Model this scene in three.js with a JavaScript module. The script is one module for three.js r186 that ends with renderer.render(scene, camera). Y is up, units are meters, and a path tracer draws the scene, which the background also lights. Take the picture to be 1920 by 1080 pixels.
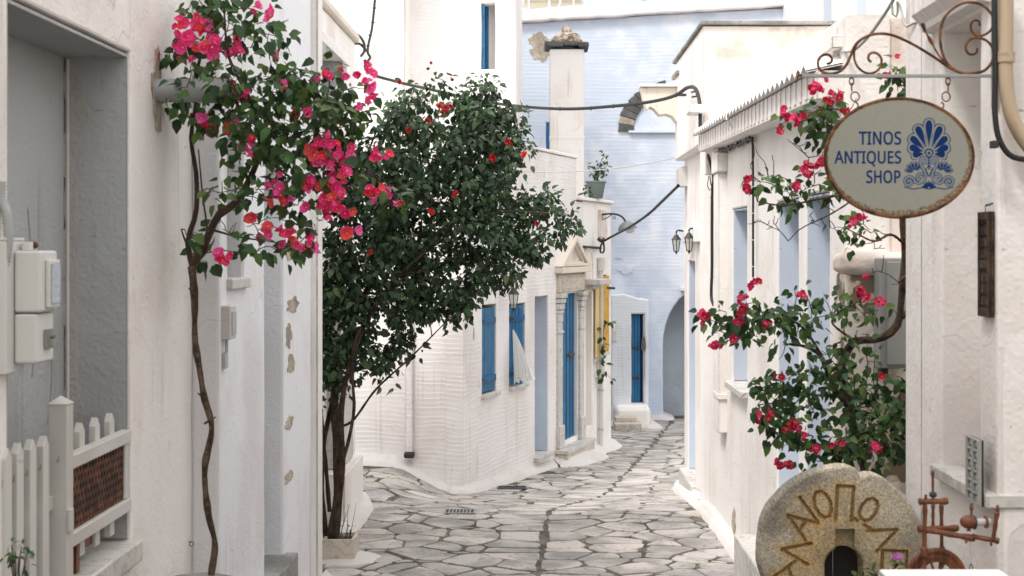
import * as THREE from 'three';
import { mergeGeometries } from 'three/addons/utils/BufferGeometryUtils.js';
import { RoundedBoxGeometry } from 'three/addons/geometries/RoundedBoxGeometry.js';
import { Brush, Evaluator, SUBTRACTION } from 'three-bvh-csg';

// ------------------------------------------------------------------ camera, sky, sun, exposure
const scene = new THREE.Scene();
const EYE = 1.6, F = 2700, CX = 1015, CY = 465;              // eye height; focal length and vanishing point in photo pixels
const camera = new THREE.PerspectiveCamera(2 * Math.atan(540 / F) * 180 / Math.PI, 16 / 9, 0.1, 600);
camera.position.set(0, EYE, 0);
camera.lookAt(0, EYE, -10);
camera.setViewOffset(1920, 1080, 960 - CX, 540 - CY, 1920, 1080);
camera.focus = 12; camera.userData.fStop = 5.6;
scene.add(camera);

const SUN = new THREE.Vector3(-0.42, 1.0, 0.55).normalize();
{ // bright, thin overcast: lighter towards the veiled sun
  const w = 256, h = 128, d = new Float32Array(w * h * 4), v = new THREE.Vector3();
  for (let j = 0; j < h; j++) for (let i = 0; i < w; i++) {
    const th = ((i + .5) / w - .5) * 2 * Math.PI, el = ((j + .5) / h - .5) * Math.PI;
    v.set(Math.cos(th) * Math.cos(el), Math.sin(el), Math.sin(th) * Math.cos(el));
    const c = Math.max(0, v.dot(SUN)), up = Math.max(0, v.y);
    let L = v.y > 0 ? .62 + .38 * up + .5 * Math.pow(c, 5) : .30;
    const k = (j * w + i) * 4;
    d[k] = L * 1.0; d[k + 1] = L * 0.985; d[k + 2] = L * 0.985; d[k + 3] = 1;
  }
  const t = new THREE.DataTexture(d, w, h, THREE.RGBAFormat, THREE.FloatType);
  t.mapping = THREE.EquirectangularReflectionMapping; t.magFilter = THREE.LinearFilter; t.minFilter = THREE.LinearFilter; t.needsUpdate = true;
  scene.background = t; scene.environment = t; scene.environmentIntensity = 1;
}
const sun = new THREE.DirectionalLight(new THREE.Color(1, .95, .90), 1.4);
sun.position.copy(SUN).multiplyScalar(40).add(new THREE.Vector3(0, 0, -14)); sun.target.position.set(0, 0, -14);
sun.castShadow = true; sun.shadow.radius = 24; sun.shadow.mapSize.set(2048, 2048);
Object.assign(sun.shadow.camera, { left: -20, right: 20, top: 22, bottom: -22, near: 1, far: 90 });
scene.add(sun, sun.target);
const renderer = new THREE.WebGLRenderer({ antialias: true });
renderer.setSize(1920, 1080);
renderer.toneMapping = THREE.LinearToneMapping;
renderer.toneMappingExposure = 2.05;
renderer.shadowMap.enabled = true;

// ------------------------------------------------------------------ helpers
let seed = 12345;
const rnd = () => { seed = (seed * 1664525 + 1013904223) >>> 0; return seed / 4294967296; };
const rr = (a, b) => a + (b - a) * rnd();
const pick = a => a[Math.floor(rnd() * a.length)];
const clamp = (x, a, b) => Math.min(b, Math.max(a, x));
const sm = (a, b, x) => { const t = clamp((x - a) / (b - a), 0, 1); return t * t * (3 - 2 * t); };
const lerp = (a, b, t) => a + (b - a) * t;
const V = (x, y, z) => new THREE.Vector3(x, y, z);
const P = (px, py, D) => V((px - CX) * D / F, EYE + (CY - py) * D / F, -D);   // a photo pixel at a depth -> world
const Yp = (py, D) => EYE + (CY - py) * D / F;
const Dx = (px, x) => x * F / (px - CX);                      // depth at which the plane x = const crosses a pixel column

// tileable value noise
function hash(i, j, s) { let h = (i * 374761393 + j * 668265263 + s * 982451653) | 0; h = Math.imul(h ^ (h >>> 13), 1274126177); return ((h ^ (h >>> 16)) >>> 0) / 4294967296; }
function vn(x, y, p, s, py) {
  py = py || p;
  const i = Math.floor(x), j = Math.floor(y), f = x - i, g = y - j, u = f * f * (3 - 2 * f), w = g * g * (3 - 2 * g), m = (a, b) => ((a % b) + b) % b;
  const i0 = m(i, p), i1 = m(i + 1, p), j0 = m(j, py), j1 = m(j + 1, py);
  return lerp(lerp(hash(i0, j0, s), hash(i1, j0, s), u), lerp(hash(i0, j1, s), hash(i1, j1, s), u), w);
}
function fbm(u, v, f, oct, s) { let a = .5, t = 0, n = 0; for (let o = 0; o < oct; o++) { t += a * vn(u * f, v * f, f, s + o * 17); n += a; a *= .5; f *= 2; } return t / n; }
function tex(size, fn, srgb, rx = 1, ry = 1) {
  const d = new Uint8Array(size * size * 4);
  for (let j = 0; j < size; j++) for (let i = 0; i < size; i++) {
    const c = fn((i + .5) / size, (j + .5) / size), k = (j * size + i) * 4;
    const a = Array.isArray(c) ? c : [c, c, c];
    d[k] = clamp(a[0], 0, 1) * 255; d[k + 1] = clamp(a[1], 0, 1) * 255; d[k + 2] = clamp(a[2], 0, 1) * 255; d[k + 3] = 255;
  }
  const t = new THREE.DataTexture(d, size, size);
  t.wrapS = t.wrapT = THREE.RepeatWrapping; t.magFilter = THREE.LinearFilter; t.minFilter = THREE.LinearMipmapLinearFilter; t.generateMipmaps = true;
  t.repeat.set(rx, ry); if (srgb) t.colorSpace = THREE.SRGBColorSpace; t.needsUpdate = true;
  return t;
}
const mix3 = (a, b, t) => [lerp(a[0], b[0], t), lerp(a[1], b[1], t), lerp(a[2], b[2], t)];

// textures: uv are metres
const T = {};
T.plaster = tex(1024, (u, v) => {                            // whitewash: faint cloudy tone, rain streaks, specks of grime
  const a = fbm(u, v, 3, 5, 1), st = vn(u * 90, v * 5, 90, 5, 5) * vn(u * 12, v * 3, 12, 7, 3), sp = vn(u * 150, v * 150, 150, 9), b = fbm(u, v, 9, 4, 31);
  let c = [.985, .982, .978]; c = mix3(c, [.91, .89, .875], sm(.50, .8, a) * .8); c = mix3(c, [.80, .77, .75], sm(.45, .85, st) * .5); c = mix3(c, [.94, .915, .89], sm(.52, .75, b) * .4);
  const cr = Math.abs(fbm(u, v, 5, 4, 33) - .5), cm = sm(.55, .7, fbm(u, v, 4, 2, 35)); c = mix3(c, [.62, .58, .54], sm(.006, .001, cr) * cm * .35);
  if (sp > .93 && b > .5) c = mix3(c, [.55, .5, .45], (sp - .93) * 9 * sm(.5, .65, b)); return c;
}, true, 1 / 2.6, 1 / 2.6);
T.bump = tex(1024, (u, v) => .55 * fbm(u, v, 6, 4, 3) + .3 * fbm(u, v, 40, 3, 4) + .15 * vn(u * 200, v * 200, 200, 6), false, 1 / 2.6, 1 / 2.6);
T.wave = tex(1024, (u, v) => {                               // trowelled horizontal ridges
  const w = fbm(u, v, 3, 2, 11) * 1.7 + fbm(u, v, 9, 2, 12) * .8 + fbm(u, v, 26, 2, 15) * .25, ph = (v * 42 + w), k = Math.floor(ph);
  let s = ph - k; s = s < .8 ? s / .8 : (1 - s) / .2; return clamp(.1 + .6 * s * sm(.05, .75, vn(u * 7, ((k % 42) + 42) % 42, 7, 44, 42) * .6 + .4 * fbm(u, v, 12, 2, 45)) + .3 * fbm(u, v, 30, 3, 13), 0, 1);
}, false, 1 / 2.2, 1 / 2.2);
T.waveBig = T.wave.clone(); T.waveBig.repeat.set(1 / 5.4, 1 / 3.2); T.waveBig.needsUpdate = true;
T.blue = tex(512, (u, v) => {                               // thin blue wash worn to white
  const a = fbm(u, v, 3, 5, 21), b = fbm(u, v, 22, 3, 23);
  let c = mix3([.79, .825, .87], [.745, .795, .86], a); c = mix3(c, [.865, .88, .91], sm(.42, .78, a * .6 + b * .4)); return c;
}, true, 1 / 5, 1 / 5);
T.stone = tex(1024, (u, v) => {
  const a = fbm(u, v, 5, 5, 41), b = fbm(u, v, 40, 3, 42), c0 = vn(u * 220, v * 220, 220, 43);
  let c = mix3([.93, .92, .91], [.70, .70, .69], sm(.35, .75, a)); c = mix3(c, [.58, .56, .52], sm(.6, .8, b) * .5); return c.map(q => q * (.93 + .1 * c0));
}, true, 1 / 1.7, 1 / 1.7);
T.stoneBump = tex(512, (u, v) => .6 * fbm(u, v, 8, 5, 51) + .4 * fbm(u, v, 64, 2, 52), false, 1 / .9, 1 / .9);
T.mortar = tex(512, (u, v) => { const a = fbm(u, v, 6, 5, 61), b = fbm(u, v, 60, 2, 62); return mix3([.36, .35, .31], [.58, .56, .52], sm(.3, .8, a)).map(q => q * (.75 + .5 * b)); }, true, 1 / 1.3, 1 / 1.3);
T.rust = tex(512, (u, v) => { const a = fbm(u, v, 8, 5, 71), b = fbm(u, v, 60, 2, 72); return mix3([.28, .17, .11], [.55, .36, .2], sm(.35, .7, a)).map(q => q * (.7 + .5 * b)); }, true, 4, 4);
T.bark = tex(512, (u, v) => { const a = vn(u * 16, v * 5, 16, 81, 5), b = fbm(u, v, 30, 3, 82); return mix3([.50, .42, .34], [.22, .17, .13], sm(.25, .75, a * .5 + b * .5)); }, true, 2, 3);
T.wood = tex(512, (u, v) => { const a = vn(u * 60, v * 4, 60, 91, 4), b = fbm(u, v, 8, 3, 92); return mix3([.62, .36, .2], [.36, .19, .1], sm(.3, .8, a * .5 + b * .5)); }, true, 3, 3);
T.marble = tex(512, (u, v) => { const a = fbm(u, v, 4, 5, 111), k = Math.abs(Math.sin((u * 2 + a * 3.2) * Math.PI * 2)); return mix3([.90, .89, .87], [.70, .70, .70], Math.pow(1 - k, 3) * .7 + .25 * sm(.4, .8, a)); }, true, 1 / 1.2, 1 / 1.2);
T.peel = tex(512, (u, v) => { // whitewash flaking off a rubble pillar
  const a = fbm(u, v, 6, 5, 121), b = fbm(u, v, 24, 4, 122), q = a * .65 + b * .35; let c = [.93, .91, .89];
  c = mix3(c, [.80, .75, .69], sm(.47, .55, q)); c = mix3(c, [.50, .44, .38], sm(.56, .60, q)); return c;
}, true, 1 / 1.4, 1 / 1.4);
T.dirt = tex(512, (u, v) => { const a = fbm(u, v, 4, 5, 131), b = fbm(u, v, 16, 4, 132), q = a * .6 + b * .4; return mix3([.95, .925, .905], [.74, .68, .63], sm(.50, .68, q) * .55); }, true, 1 / 3, 1 / 3);

T.paint = tex(512, (u, v) => { const a = vn(u * 70, v * 6, 70, 141, 6), b = fbm(u, v, 9, 4, 142), c = fbm(u, v, 40, 2, 143); let q = .80 + .2 * a * b * 2; let o = [q, q, q]; o = mix3(o, [.95, .93, .9], sm(.70, .80, b * .5 + c * .5)); return mix3(o, [.6, .6, .62], sm(.55, .8, b) * .5); }, true, 1 / .8, 1 / .8);

const MS = (o) => new THREE.MeshStandardMaterial(Object.assign({ roughness: .9, metalness: 0 }, o));
const lin = (r, g, b) => new THREE.Color().setRGB(r, g, b);
const M = {
  white: MS({ color: lin(.87, .85, .832), map: T.plaster, bumpMap: T.bump, bumpScale: .009 }),
  whiteWave: MS({ color: lin(.86, .842, .842), map: T.plaster, bumpMap: T.wave, bumpScale: .0048 }),
  cool: MS({ color: lin(.82, .835, .87), map: T.plaster, bumpMap: T.bump, bumpScale: .009 }),
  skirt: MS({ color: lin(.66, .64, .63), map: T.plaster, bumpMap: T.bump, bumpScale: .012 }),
  dirty: MS({ color: lin(.84, .80, .77), map: T.dirt, bumpMap: T.bump, bumpScale: .01 }),
  greyRough: MS({ color: lin(.48, .49, .495), map: T.dirt, bumpMap: T.bump, bumpScale: .02 }),
  paleWave: MS({ color: lin(.72, .765, .83), map: T.plaster, bumpMap: T.wave, bumpScale: .0048 }),
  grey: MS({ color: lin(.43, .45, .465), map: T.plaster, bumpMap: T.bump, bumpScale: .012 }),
  blueWave: MS({ color: lin(.98, .98, 1), map: T.blue, bumpMap: T.waveBig, bumpScale: .0045 }),
  blueWash: MS({ color: lin(.98, .98, 1), map: T.blue, bumpMap: T.bump, bumpScale: .012 }),
  paleBlue: MS({ color: lin(.56, .64, .76), map: T.plaster, bumpMap: T.bump, bumpScale: .002, roughness: .75 }),
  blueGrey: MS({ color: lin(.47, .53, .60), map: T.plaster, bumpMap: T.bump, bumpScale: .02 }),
  cream: MS({ color: lin(.76, .70, .61), map: T.plaster, bumpMap: T.bump, bumpScale: .004 }),
  marble: MS({ color: lin(.78, .77, .75), map: T.marble, bumpMap: T.bump, bumpScale: .002, roughness: .6 }),
  marbleCream: MS({ color: lin(.76, .70, .62), map: T.marble, bumpMap: T.bump, bumpScale: .003, roughness: .7 }),
  blue: MS({ color: lin(.014, .165, .36), map: T.paint, bumpMap: T.paint, bumpScale: .0015, roughness: .55 }),
  blueDark: MS({ color: lin(.01, .13, .31), map: T.paint, roughness: .6 }),
  yellow: MS({ color: lin(.78, .43, .045), map: T.paint, roughness: .6 }),
  paleYellow: MS({ color: lin(.78, .58, .25), roughness: .6 }),
  paint: MS({ color: lin(.60, .60, .57), map: T.plaster, roughness: .6 }),
  plastic: MS({ color: lin(.62, .62, .59), roughness: .45 }),
  pvc: MS({ color: lin(.40, .42, .42), roughness: .45 }),
  beigePipe: MS({ color: lin(.50, .42, .31), map: T.dirt, roughness: .6 }),
  black: MS({ color: lin(.014, .014, .016), roughness: .55 }),
  dark: MS({ color: lin(.03, .03, .032), roughness: .7 }),
  wire: MS({ color: lin(.45, .44, .42), roughness: .7 }),
  iron: MS({ color: lin(.03, .035, .035), roughness: .5, metalness: .3 }),
  rust: MS({ color: lin(.9, .9, .9), map: T.rust, roughness: .85, metalness: .1 }),
  lattice: MS({ color: lin(.52, .42, .34), map: T.rust, roughness: .8 }),
  greyIron: MS({ color: lin(.30, .31, .31), roughness: .6 }),
  steel: MS({ color: lin(.66, .56, .38), metalness: .7, roughness: .35 }),
  cabinet: MS({ color: lin(.30, .31, .30), roughness: .5 }),
  bark: MS({ color: lin(.62, .60, .58), map: T.bark, bumpMap: T.bark, bumpScale: .004 }),
  barkDark: MS({ color: lin(.36, .33, .30), map: T.bark, bumpMap: T.bark, bumpScale: .004 }),
  wood: MS({ color: lin(.58, .56, .50), map: T.wood, roughness: .5 }),
  oldWood: MS({ color: lin(.38, .34, .29), map: T.bark, bumpMap: T.bark, bumpScale: .004 }),
  greyStone: MS({ color: lin(.42, .42, .40), map: T.stone, bumpMap: T.stoneBump, bumpScale: .004 }),
  darkStone: MS({ color: lin(.16, .17, .17), map: T.stone, bumpMap: T.stoneBump, bumpScale: .01 }),
  lichen: MS({ color: lin(.80, .74, .68), map: T.peel, bumpMap: T.stoneBump, bumpScale: .02 }),
  peel: MS({ color: lin(.88, .87, .86), map: T.peel, bumpMap: T.peel, bumpScale: .012 }),
  raw: MS({ color: lin(.66, .58, .48), map: T.stone, bumpMap: T.stoneBump, bumpScale: .02 }),
  tealPot: MS({ color: lin(.17, .22, .20), roughness: .55 }),
  glass: new THREE.MeshPhysicalMaterial({ color: lin(.85, .84, .80), transmission: .8, roughness: .35, thickness: 0 }),
  pane: MS({ color: lin(.03, .035, .04), roughness: .08 }),
  lace: new THREE.MeshPhysicalMaterial({ color: lin(.82, .82, .80), transmission: .35, roughness: 1, thickness: 0, side: THREE.DoubleSide }),
  soil: MS({ color: lin(.05, .035, .025) }),
  mortar: MS({ color: lin(.62, .60, .56), map: T.mortar, bumpMap: T.stoneBump, bumpScale: .012 }),
};
const stoneMats = [[.80, .775, .76], [.70, .69, .68], [.75, .74, .74], [.64, .635, .63], [.76, .735, .705], [.68, .675, .68]].map(c => MS({ color: lin(c[0] * .82, c[1] * .80, c[2] * .78), map: T.stone, bumpMap: T.stoneBump, bumpScale: .006, roughness: .72 }));

// ---- naming and scene graph
const used = {};
const numbered = n => { const k = used[n] = (used[n] ?? -1) + 1; return k ? `${n}_${String(k).padStart(3, '0')}` : n; };
const baseOf = new Map();
const ZERO = V(0, 0, 0);
function thing(name, label, category, pos = [0, 0, 0], group) {
  const o = new THREE.Group(); o.name = numbered(name); o.position.set(...pos); scene.add(o);
  o.userData = { label, category }; if (group) o.userData.group = group;
  baseOf.set(o, V(...pos)); return o;
}
function part(name, geos, mat, parent, extra) {              // geometry in world coordinates; stored relative to the thing's base
  let g = Array.isArray(geos) ? join(geos) : geos;
  const b = baseOf.get(parent) || ZERO;
  g = g.clone(); g.translate(-b.x, -b.y, -b.z);
  const m = new THREE.Mesh(g, mat); m.name = numbered(name); m.castShadow = m.receiveShadow = true;
  parent.add(m); baseOf.set(m, b); if (extra) Object.assign(m.userData, extra); return m;
}
function join(list) {
  list = list.map(g => { const q = g.index ? g.toNonIndexed() : g; for (const k of Object.keys(q.attributes)) if (!['position', 'normal', 'uv'].includes(k)) q.deleteAttribute(k); if (!q.attributes.uv) q.setAttribute('uv', new THREE.BufferAttribute(new Float32Array(q.attributes.position.count * 2), 2)); return q; });
  return list.length === 1 ? list[0] : mergeGeometries(list);
}
function uvBox(g, o = 0) {                                     // uv in metres from the dominant normal
  g = g.index ? g.toNonIndexed() : g; if (!g.attributes.normal) g.computeVertexNormals();
  const p = g.attributes.position, n = g.attributes.normal, uv = new Float32Array(p.count * 2);
  for (let i = 0; i < p.count; i++) {
    const ax = Math.abs(n.getX(i)), ay = Math.abs(n.getY(i)), az = Math.abs(n.getZ(i)), x = p.getX(i), y = p.getY(i), z = p.getZ(i);
    const [u, v] = ax > ay && ax > az ? [z, y] : ay > az ? [x, z] : [x, y]; uv[2 * i] = u + o; uv[2 * i + 1] = v + o * .37;
  }
  g.setAttribute('uv', new THREE.BufferAttribute(uv, 2)); return g;
}
function box(x0, x1, y0, y1, z0, z1, r = .008) {
  const a = Math.abs(x1 - x0), b = Math.abs(y1 - y0), c = Math.abs(z1 - z0); r = Math.min(r, a * .3, b * .3, c * .3);
  const g = r > .001 ? new RoundedBoxGeometry(a, b, c, 1, r) : new THREE.BoxGeometry(a, b, c);
  g.translate((x0 + x1) / 2, (y0 + y1) / 2, (z0 + z1) / 2); return uvBox(g);
}
function cyl(a, b, r0, r1 = r0, n = 12) {                      // cylinder from point a to point b
  const d = b.clone().sub(a), g = new THREE.CylinderGeometry(r1, r0, d.length(), n, 1);
  g.translate(0, d.length() / 2, 0); g.applyQuaternion(new THREE.Quaternion().setFromUnitVectors(V(0, 1, 0), d.normalize())); g.translate(a.x, a.y, a.z); return g;
}
function ball(c, r, sx = 1, sy = 1, sz = 1, n = 14) { const g = new THREE.SphereGeometry(r, n, Math.round(n * .7)); g.scale(sx, sy, sz); g.translate(c.x, c.y, c.z); return g; }
function tube(pts, r0, r1 = r0, n = 6, seg) {                  // tapered tube along a smooth curve
  const curve = new THREE.CatmullRomCurve3(pts, false, 'centripetal'); seg = seg || Math.max(3, (pts.length - 1) * 3);
  const g = new THREE.TubeGeometry(curve, seg, 1, n, false), p = g.attributes.position, c = V();
  for (let i = 0; i <= seg; i++) { curve.getPointAt(i / seg, c); const r = typeof r0 === 'function' ? r0(i / seg) : lerp(r0, r1, i / seg);
    for (let j = 0; j <= n; j++) { const k = i * (n + 1) + j; p.setXYZ(k, c.x + (p.getX(k) - c.x) * r, c.y + (p.getY(k) - c.y) * r, c.z + (p.getZ(k) - c.z) * r); } }
  return g;
}
function lathe(prof, at, n = 20) { const g = new THREE.LatheGeometry(prof.map(q => new THREE.Vector2(q[0], q[1])), n); g.translate(at.x, at.y, at.z); return g; }
function frame(o, s) { const l = Math.hypot(s[0], s[1]), sx = s[0] / l, sz = s[1] / l; return new THREE.Matrix4().makeBasis(V(sx, 0, sz), V(0, 1, 0), V(-sz, 0, sx)).setPosition(...o); }
function inF(m, g) { return g.clone().applyMatrix4(m); }
// outline helpers for walls: points jittered so that plaster edges are not ruler-straight
function wob(pts, step = .3, amp = .004) {
  const out = [];
  pts.forEach((a, i) => { const b = pts[(i + 1) % pts.length], L = Math.hypot(b[0] - a[0], b[1] - a[1]), n = Math.max(1, Math.min(40, Math.round(L / step)));
    for (let k = 0; k < n; k++) { const t = k / n; out.push([lerp(a[0], b[0], t) + (k ? rr(-amp, amp) : rr(-amp, amp) * .5), lerp(a[1], b[1], t) + (k ? rr(-amp, amp) : 0)]); } });
  return out;
}
const rect = (a, b, c, d) => [[a, c], [b, c], [b, d], [a, d]];
function slab(outline, holes, thick, { bevel = .012, amp = .004, step = .3 } = {}) {   // local (s, y), front face at n = 0
  const toV = q => q.map(p => new THREE.Vector2(p[0], p[1]));
  const sh = new THREE.Shape(toV(amp ? wob(outline, step, amp) : outline));
  for (const h of holes) sh.holes.push(new THREE.Path(toV(amp ? wob(h, step, amp) : h).reverse()));
  const g = new THREE.ExtrudeGeometry(sh, { depth: thick - 2 * bevel, bevelEnabled: bevel > 0, bevelThickness: bevel, bevelSize: bevel, bevelOffset: -bevel, bevelSegments: 2, curveSegments: 12 });
  g.translate(0, 0, -thick + bevel); return uvBox(g);
}
// ground heights along the lane: level by the crest, then falling away
const GP = [[-8, .5], [0, 0], [4, -.12], [7, -.40], [10.2, -.83], [13.5, -.86], [15, -1.05], [16.5, -1.22], [20.6, -1.45], [29, -1.84], [45, -2.3]];
function streetY(D) { for (let i = 1; i < GP.length; i++) if (D <= GP[i][0] || i === GP.length - 1) { const a = GP[i - 1], b = GP[i]; return lerp(a[1], b[1], clamp((D - a[0]) / (b[0] - a[0]), 0, 1)); } }
function groundY(x, D) {
  const y0 = (streetY(D - .45) + 2 * streetY(D) + streetY(D + .45)) / 4, s = sm(-.95, -1.75, x) * 0 + clamp((-.95 - x) / .8, 0, 1) * sm(13.6, 15.2, D) * (1 - sm(17.5, 19, D));
  return lerp(y0, -.93, s * s * (3 - 2 * s)) - .02 * Math.exp(-Math.pow((x - cLine(D)) / .5, 2));
}
function cLine(D) { return D < 13.8 ? lerp(-.03, .07, clamp((D - 10.5) / 3.3, -1, 1)) : D < 17 ? lerp(.07, .80, sm(13.4, 17.4, D)) : .80 + (D - 17) * .155; }
// ------------------------------------------------------------------ ground and street
{
  const e = new THREE.PlaneGeometry(700, 700); e.rotateX(-Math.PI / 2); e.translate(0, -3.4, -100);
  const g = new THREE.Mesh(uvBox(e), M.mortar); g.name = 'ground'; g.userData.kind = 'structure'; scene.add(g);
}
const h1x = D => -.886 + .31 * (D - 16.5);                     // street face of the corner house
{
  const x0 = -7, x1 = 7, D0 = -6, D1 = 34, nx = 90, nd = 200, pos = [], idx = [];
  for (let j = 0; j <= nd; j++) for (let i = 0; i <= nx; i++) { const x = lerp(x0, x1, i / nx), D = lerp(D0, D1, j / nd); pos.push(x, groundY(x, D) - .004, -D); }
  for (let j = 0; j < nd; j++) for (let i = 0; i < nx; i++) { const a = j * (nx + 1) + i, b = a + 1, c = a + nx + 1, d = c + 1; idx.push(a, b, d, a, d, c); }
  let g = new THREE.BufferGeometry(); g.setAttribute('position', new THREE.Float32BufferAttribute(pos, 3)); g.setIndex(idx); g.computeVertexNormals();
  const uv = new Float32Array(pos.length / 3 * 2); for (let i = 0; i < pos.length / 3; i++) { uv[2 * i] = pos[3 * i]; uv[2 * i + 1] = pos[3 * i + 2]; } g.setAttribute('uv', new THREE.BufferAttribute(uv, 2));
  const street = new THREE.Mesh(g, M.mortar); street.name = 'street'; street.userData.kind = 'structure'; street.receiveShadow = true; scene.add(street);
  // irregular flagstones: Voronoi cells, mirrored along the drain line so that a joint runs down the middle
  const inside = (x, D) => {
    if (D < 7.4 || D > 29.2) return false;
    const L = D < 12.2 ? -1.62 : D < 14.9 ? -1.85 : D < 16.6 ? -3.3 : D < 22.8 ? h1x(D) + .12 : 1.15, R = D < 14.6 ? 1.56 : D < 17.6 ? 1.62 : 3.3;
    if (D >= 14.9 && D < 17.2 && x < h1x(D) + .1) { const w = 16.5 + (-.886 - x) * .38; if (x < -.886 && D > w - .12) return false; }
    return x > L && x < R;
  };
  const seeds = [];
  const far = (x, D, m) => seeds.every(q => ((q[0] - x) / 1.3) ** 2 + ((q[1] - D) / (.50 + .34 * sm(13.5, 17, D))) ** 2 > m * m);
  for (let D = 7; D < 30; D += .31 * rr(.5, 1.4)) { const u = rr(.2, .36), c = cLine(D); seeds.push([c - u, D, 1, 0], [c + u, D, 1, 0]); }
  for (let k = 0; k < 36000; k++) { const x = rr(-4.2, 4), D = rr(6.6, 30), m = rr(.17, .54); if (Math.abs(x - cLine(D)) > .42 && far(x, D, m)) seeds.push([x, D, 0, rr(-.05, .05)]); }
  const clip = (poly, mx, my, nx, ny) => { const out = []; for (let i = 0; i < poly.length; i++) { const a = poly[i], b = poly[(i + 1) % poly.length], da = (a[0] - mx) * nx + (a[1] - my) * ny, db = (b[0] - mx) * nx + (b[1] - my) * ny; if (da <= 0) out.push(a); if (da * db < 0) { const t = da / (da - db); out.push([lerp(a[0], b[0], t), lerp(a[1], b[1], t)]); } } return out; };
  const stones = [];
  for (const s of seeds) {
    if (!inside(s[0], s[1])) continue;
    let poly = rect(s[0] - .7, s[0] + .7, s[1] - .7, s[1] + .7);
    for (const q of seeds) { if (q === s) continue; const dx = q[0] - s[0], dy = q[1] - s[1]; if (dx * dx + dy * dy > 2) continue; const l = Math.hypot(dx, dy), g = (rnd() < .22 ? rr(.018, .036) : rr(.003, .014)) * (1 + .09 * Math.max(0, s[1] - 13)) + (s[2] && q[2] && Math.abs(dy) < .01 ? .008 : 0); const off = clamp((s[3] - q[3]) / (2 * l), -.11, .11) - g; poly = clip(poly, s[0] + dx / 2 + dx / l * off, s[1] + dy / 2 + dy / l * off, dx / l, dy / l); if (poly.length < 3) break; }
    if (poly.length < 3) continue;
    poly = poly.filter((p, i) => { const q = poly[(i + 1) % poly.length]; return Math.hypot(p[0] - q[0], p[1] - q[1]) > .03; }); if (poly.length < 3) continue;
    let out = []; poly.forEach((a, i) => { const b = poly[(i + 1) % poly.length], L = Math.hypot(b[0] - a[0], b[1] - a[1]), t = Math.min(.36, (rnd() < .3 ? rr(.05, .10) : rr(.006, .03)) / L); out.push([lerp(a[0], b[0], t), lerp(a[1], b[1], t)]); if (L > .3) out.push([(a[0] + b[0]) / 2 + rr(-.02, .02), (a[1] + b[1]) / 2 + rr(-.02, .02)]); out.push([lerp(a[0], b[0], 1 - t), lerp(a[1], b[1], 1 - t)]); });
    stones.push({ c: s, out, d: s[1] });
  }
  stones.sort((a, b) => a.d - b.d);
  const geo = q => {
    const n = q.out.length, cx = q.out.reduce((t, p) => t + p[0], 0) / n, cy = q.out.reduce((t, p) => t + p[1], 0) / n, k0 = sm(20, 11, q.d) * .8 + .2, h = lerp(.004, .008, rnd()) * (.5 + .5 * k0), tx = rr(-.008, .008) * k0, ty = rr(-.006, .008) * k0, pos = [], tri = [];
    const Y = (p, e) => groundY(p[0], p[1]) + h + e + (p[0] - cx) * tx + (p[1] - cy) * ty;
    for (const p of q.out) pos.push(p[0], groundY(p[0], p[1]) - .03, -p[1]);
    for (const p of q.out) pos.push(p[0], Y(p, -.0035), -p[1]);
    for (const p of q.out) { const k = .972, r = [lerp(cx, p[0], k), lerp(cy, p[1], k)]; pos.push(r[0], Y(r, 0), -r[1]); }
    pos.push(cx, Y([cx, cy], rr(-.001, .0015)), -cy);
    for (let i = 0; i < n; i++) { const j = (i + 1) % n; for (const o of [0, n]) tri.push(o + i, o + j, o + n + j, o + i, o + n + j, o + n + i); tri.push(2 * n + i, 2 * n + j, 3 * n); }
    let g = new THREE.BufferGeometry(); g.setAttribute('position', new THREE.Float32BufferAttribute(pos, 3)); g.setIndex(tri); g = g.toNonIndexed(); g.computeVertexNormals();
    const o = rr(0, 9), a = rr(0, 6.28), p = g.attributes.position, uv = new Float32Array(p.count * 2); for (let i = 0; i < p.count; i++) { const x = p.getX(i), z = p.getZ(i); uv[2 * i] = x * Math.cos(a) - z * Math.sin(a) + o; uv[2 * i + 1] = x * Math.sin(a) + z * Math.cos(a); } g.setAttribute('uv', new THREE.BufferAttribute(uv, 2)); return g;
  };
  stones.filter(q => q.d > 9.6).slice(0, 290).forEach(q => { q.used = 1; part('paving_stone', geo(q), pick(stoneMats), street); });
  const rest = stones.filter(q => !q.used); stoneMats.forEach((m, i) => { const l = rest.filter((q, k) => k % stoneMats.length === i); if (l.length) part('distant_paving', l.map(geo), m, street, { kind: 'stuff' }); });
  console.log('stones', stones.length);
}
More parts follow.
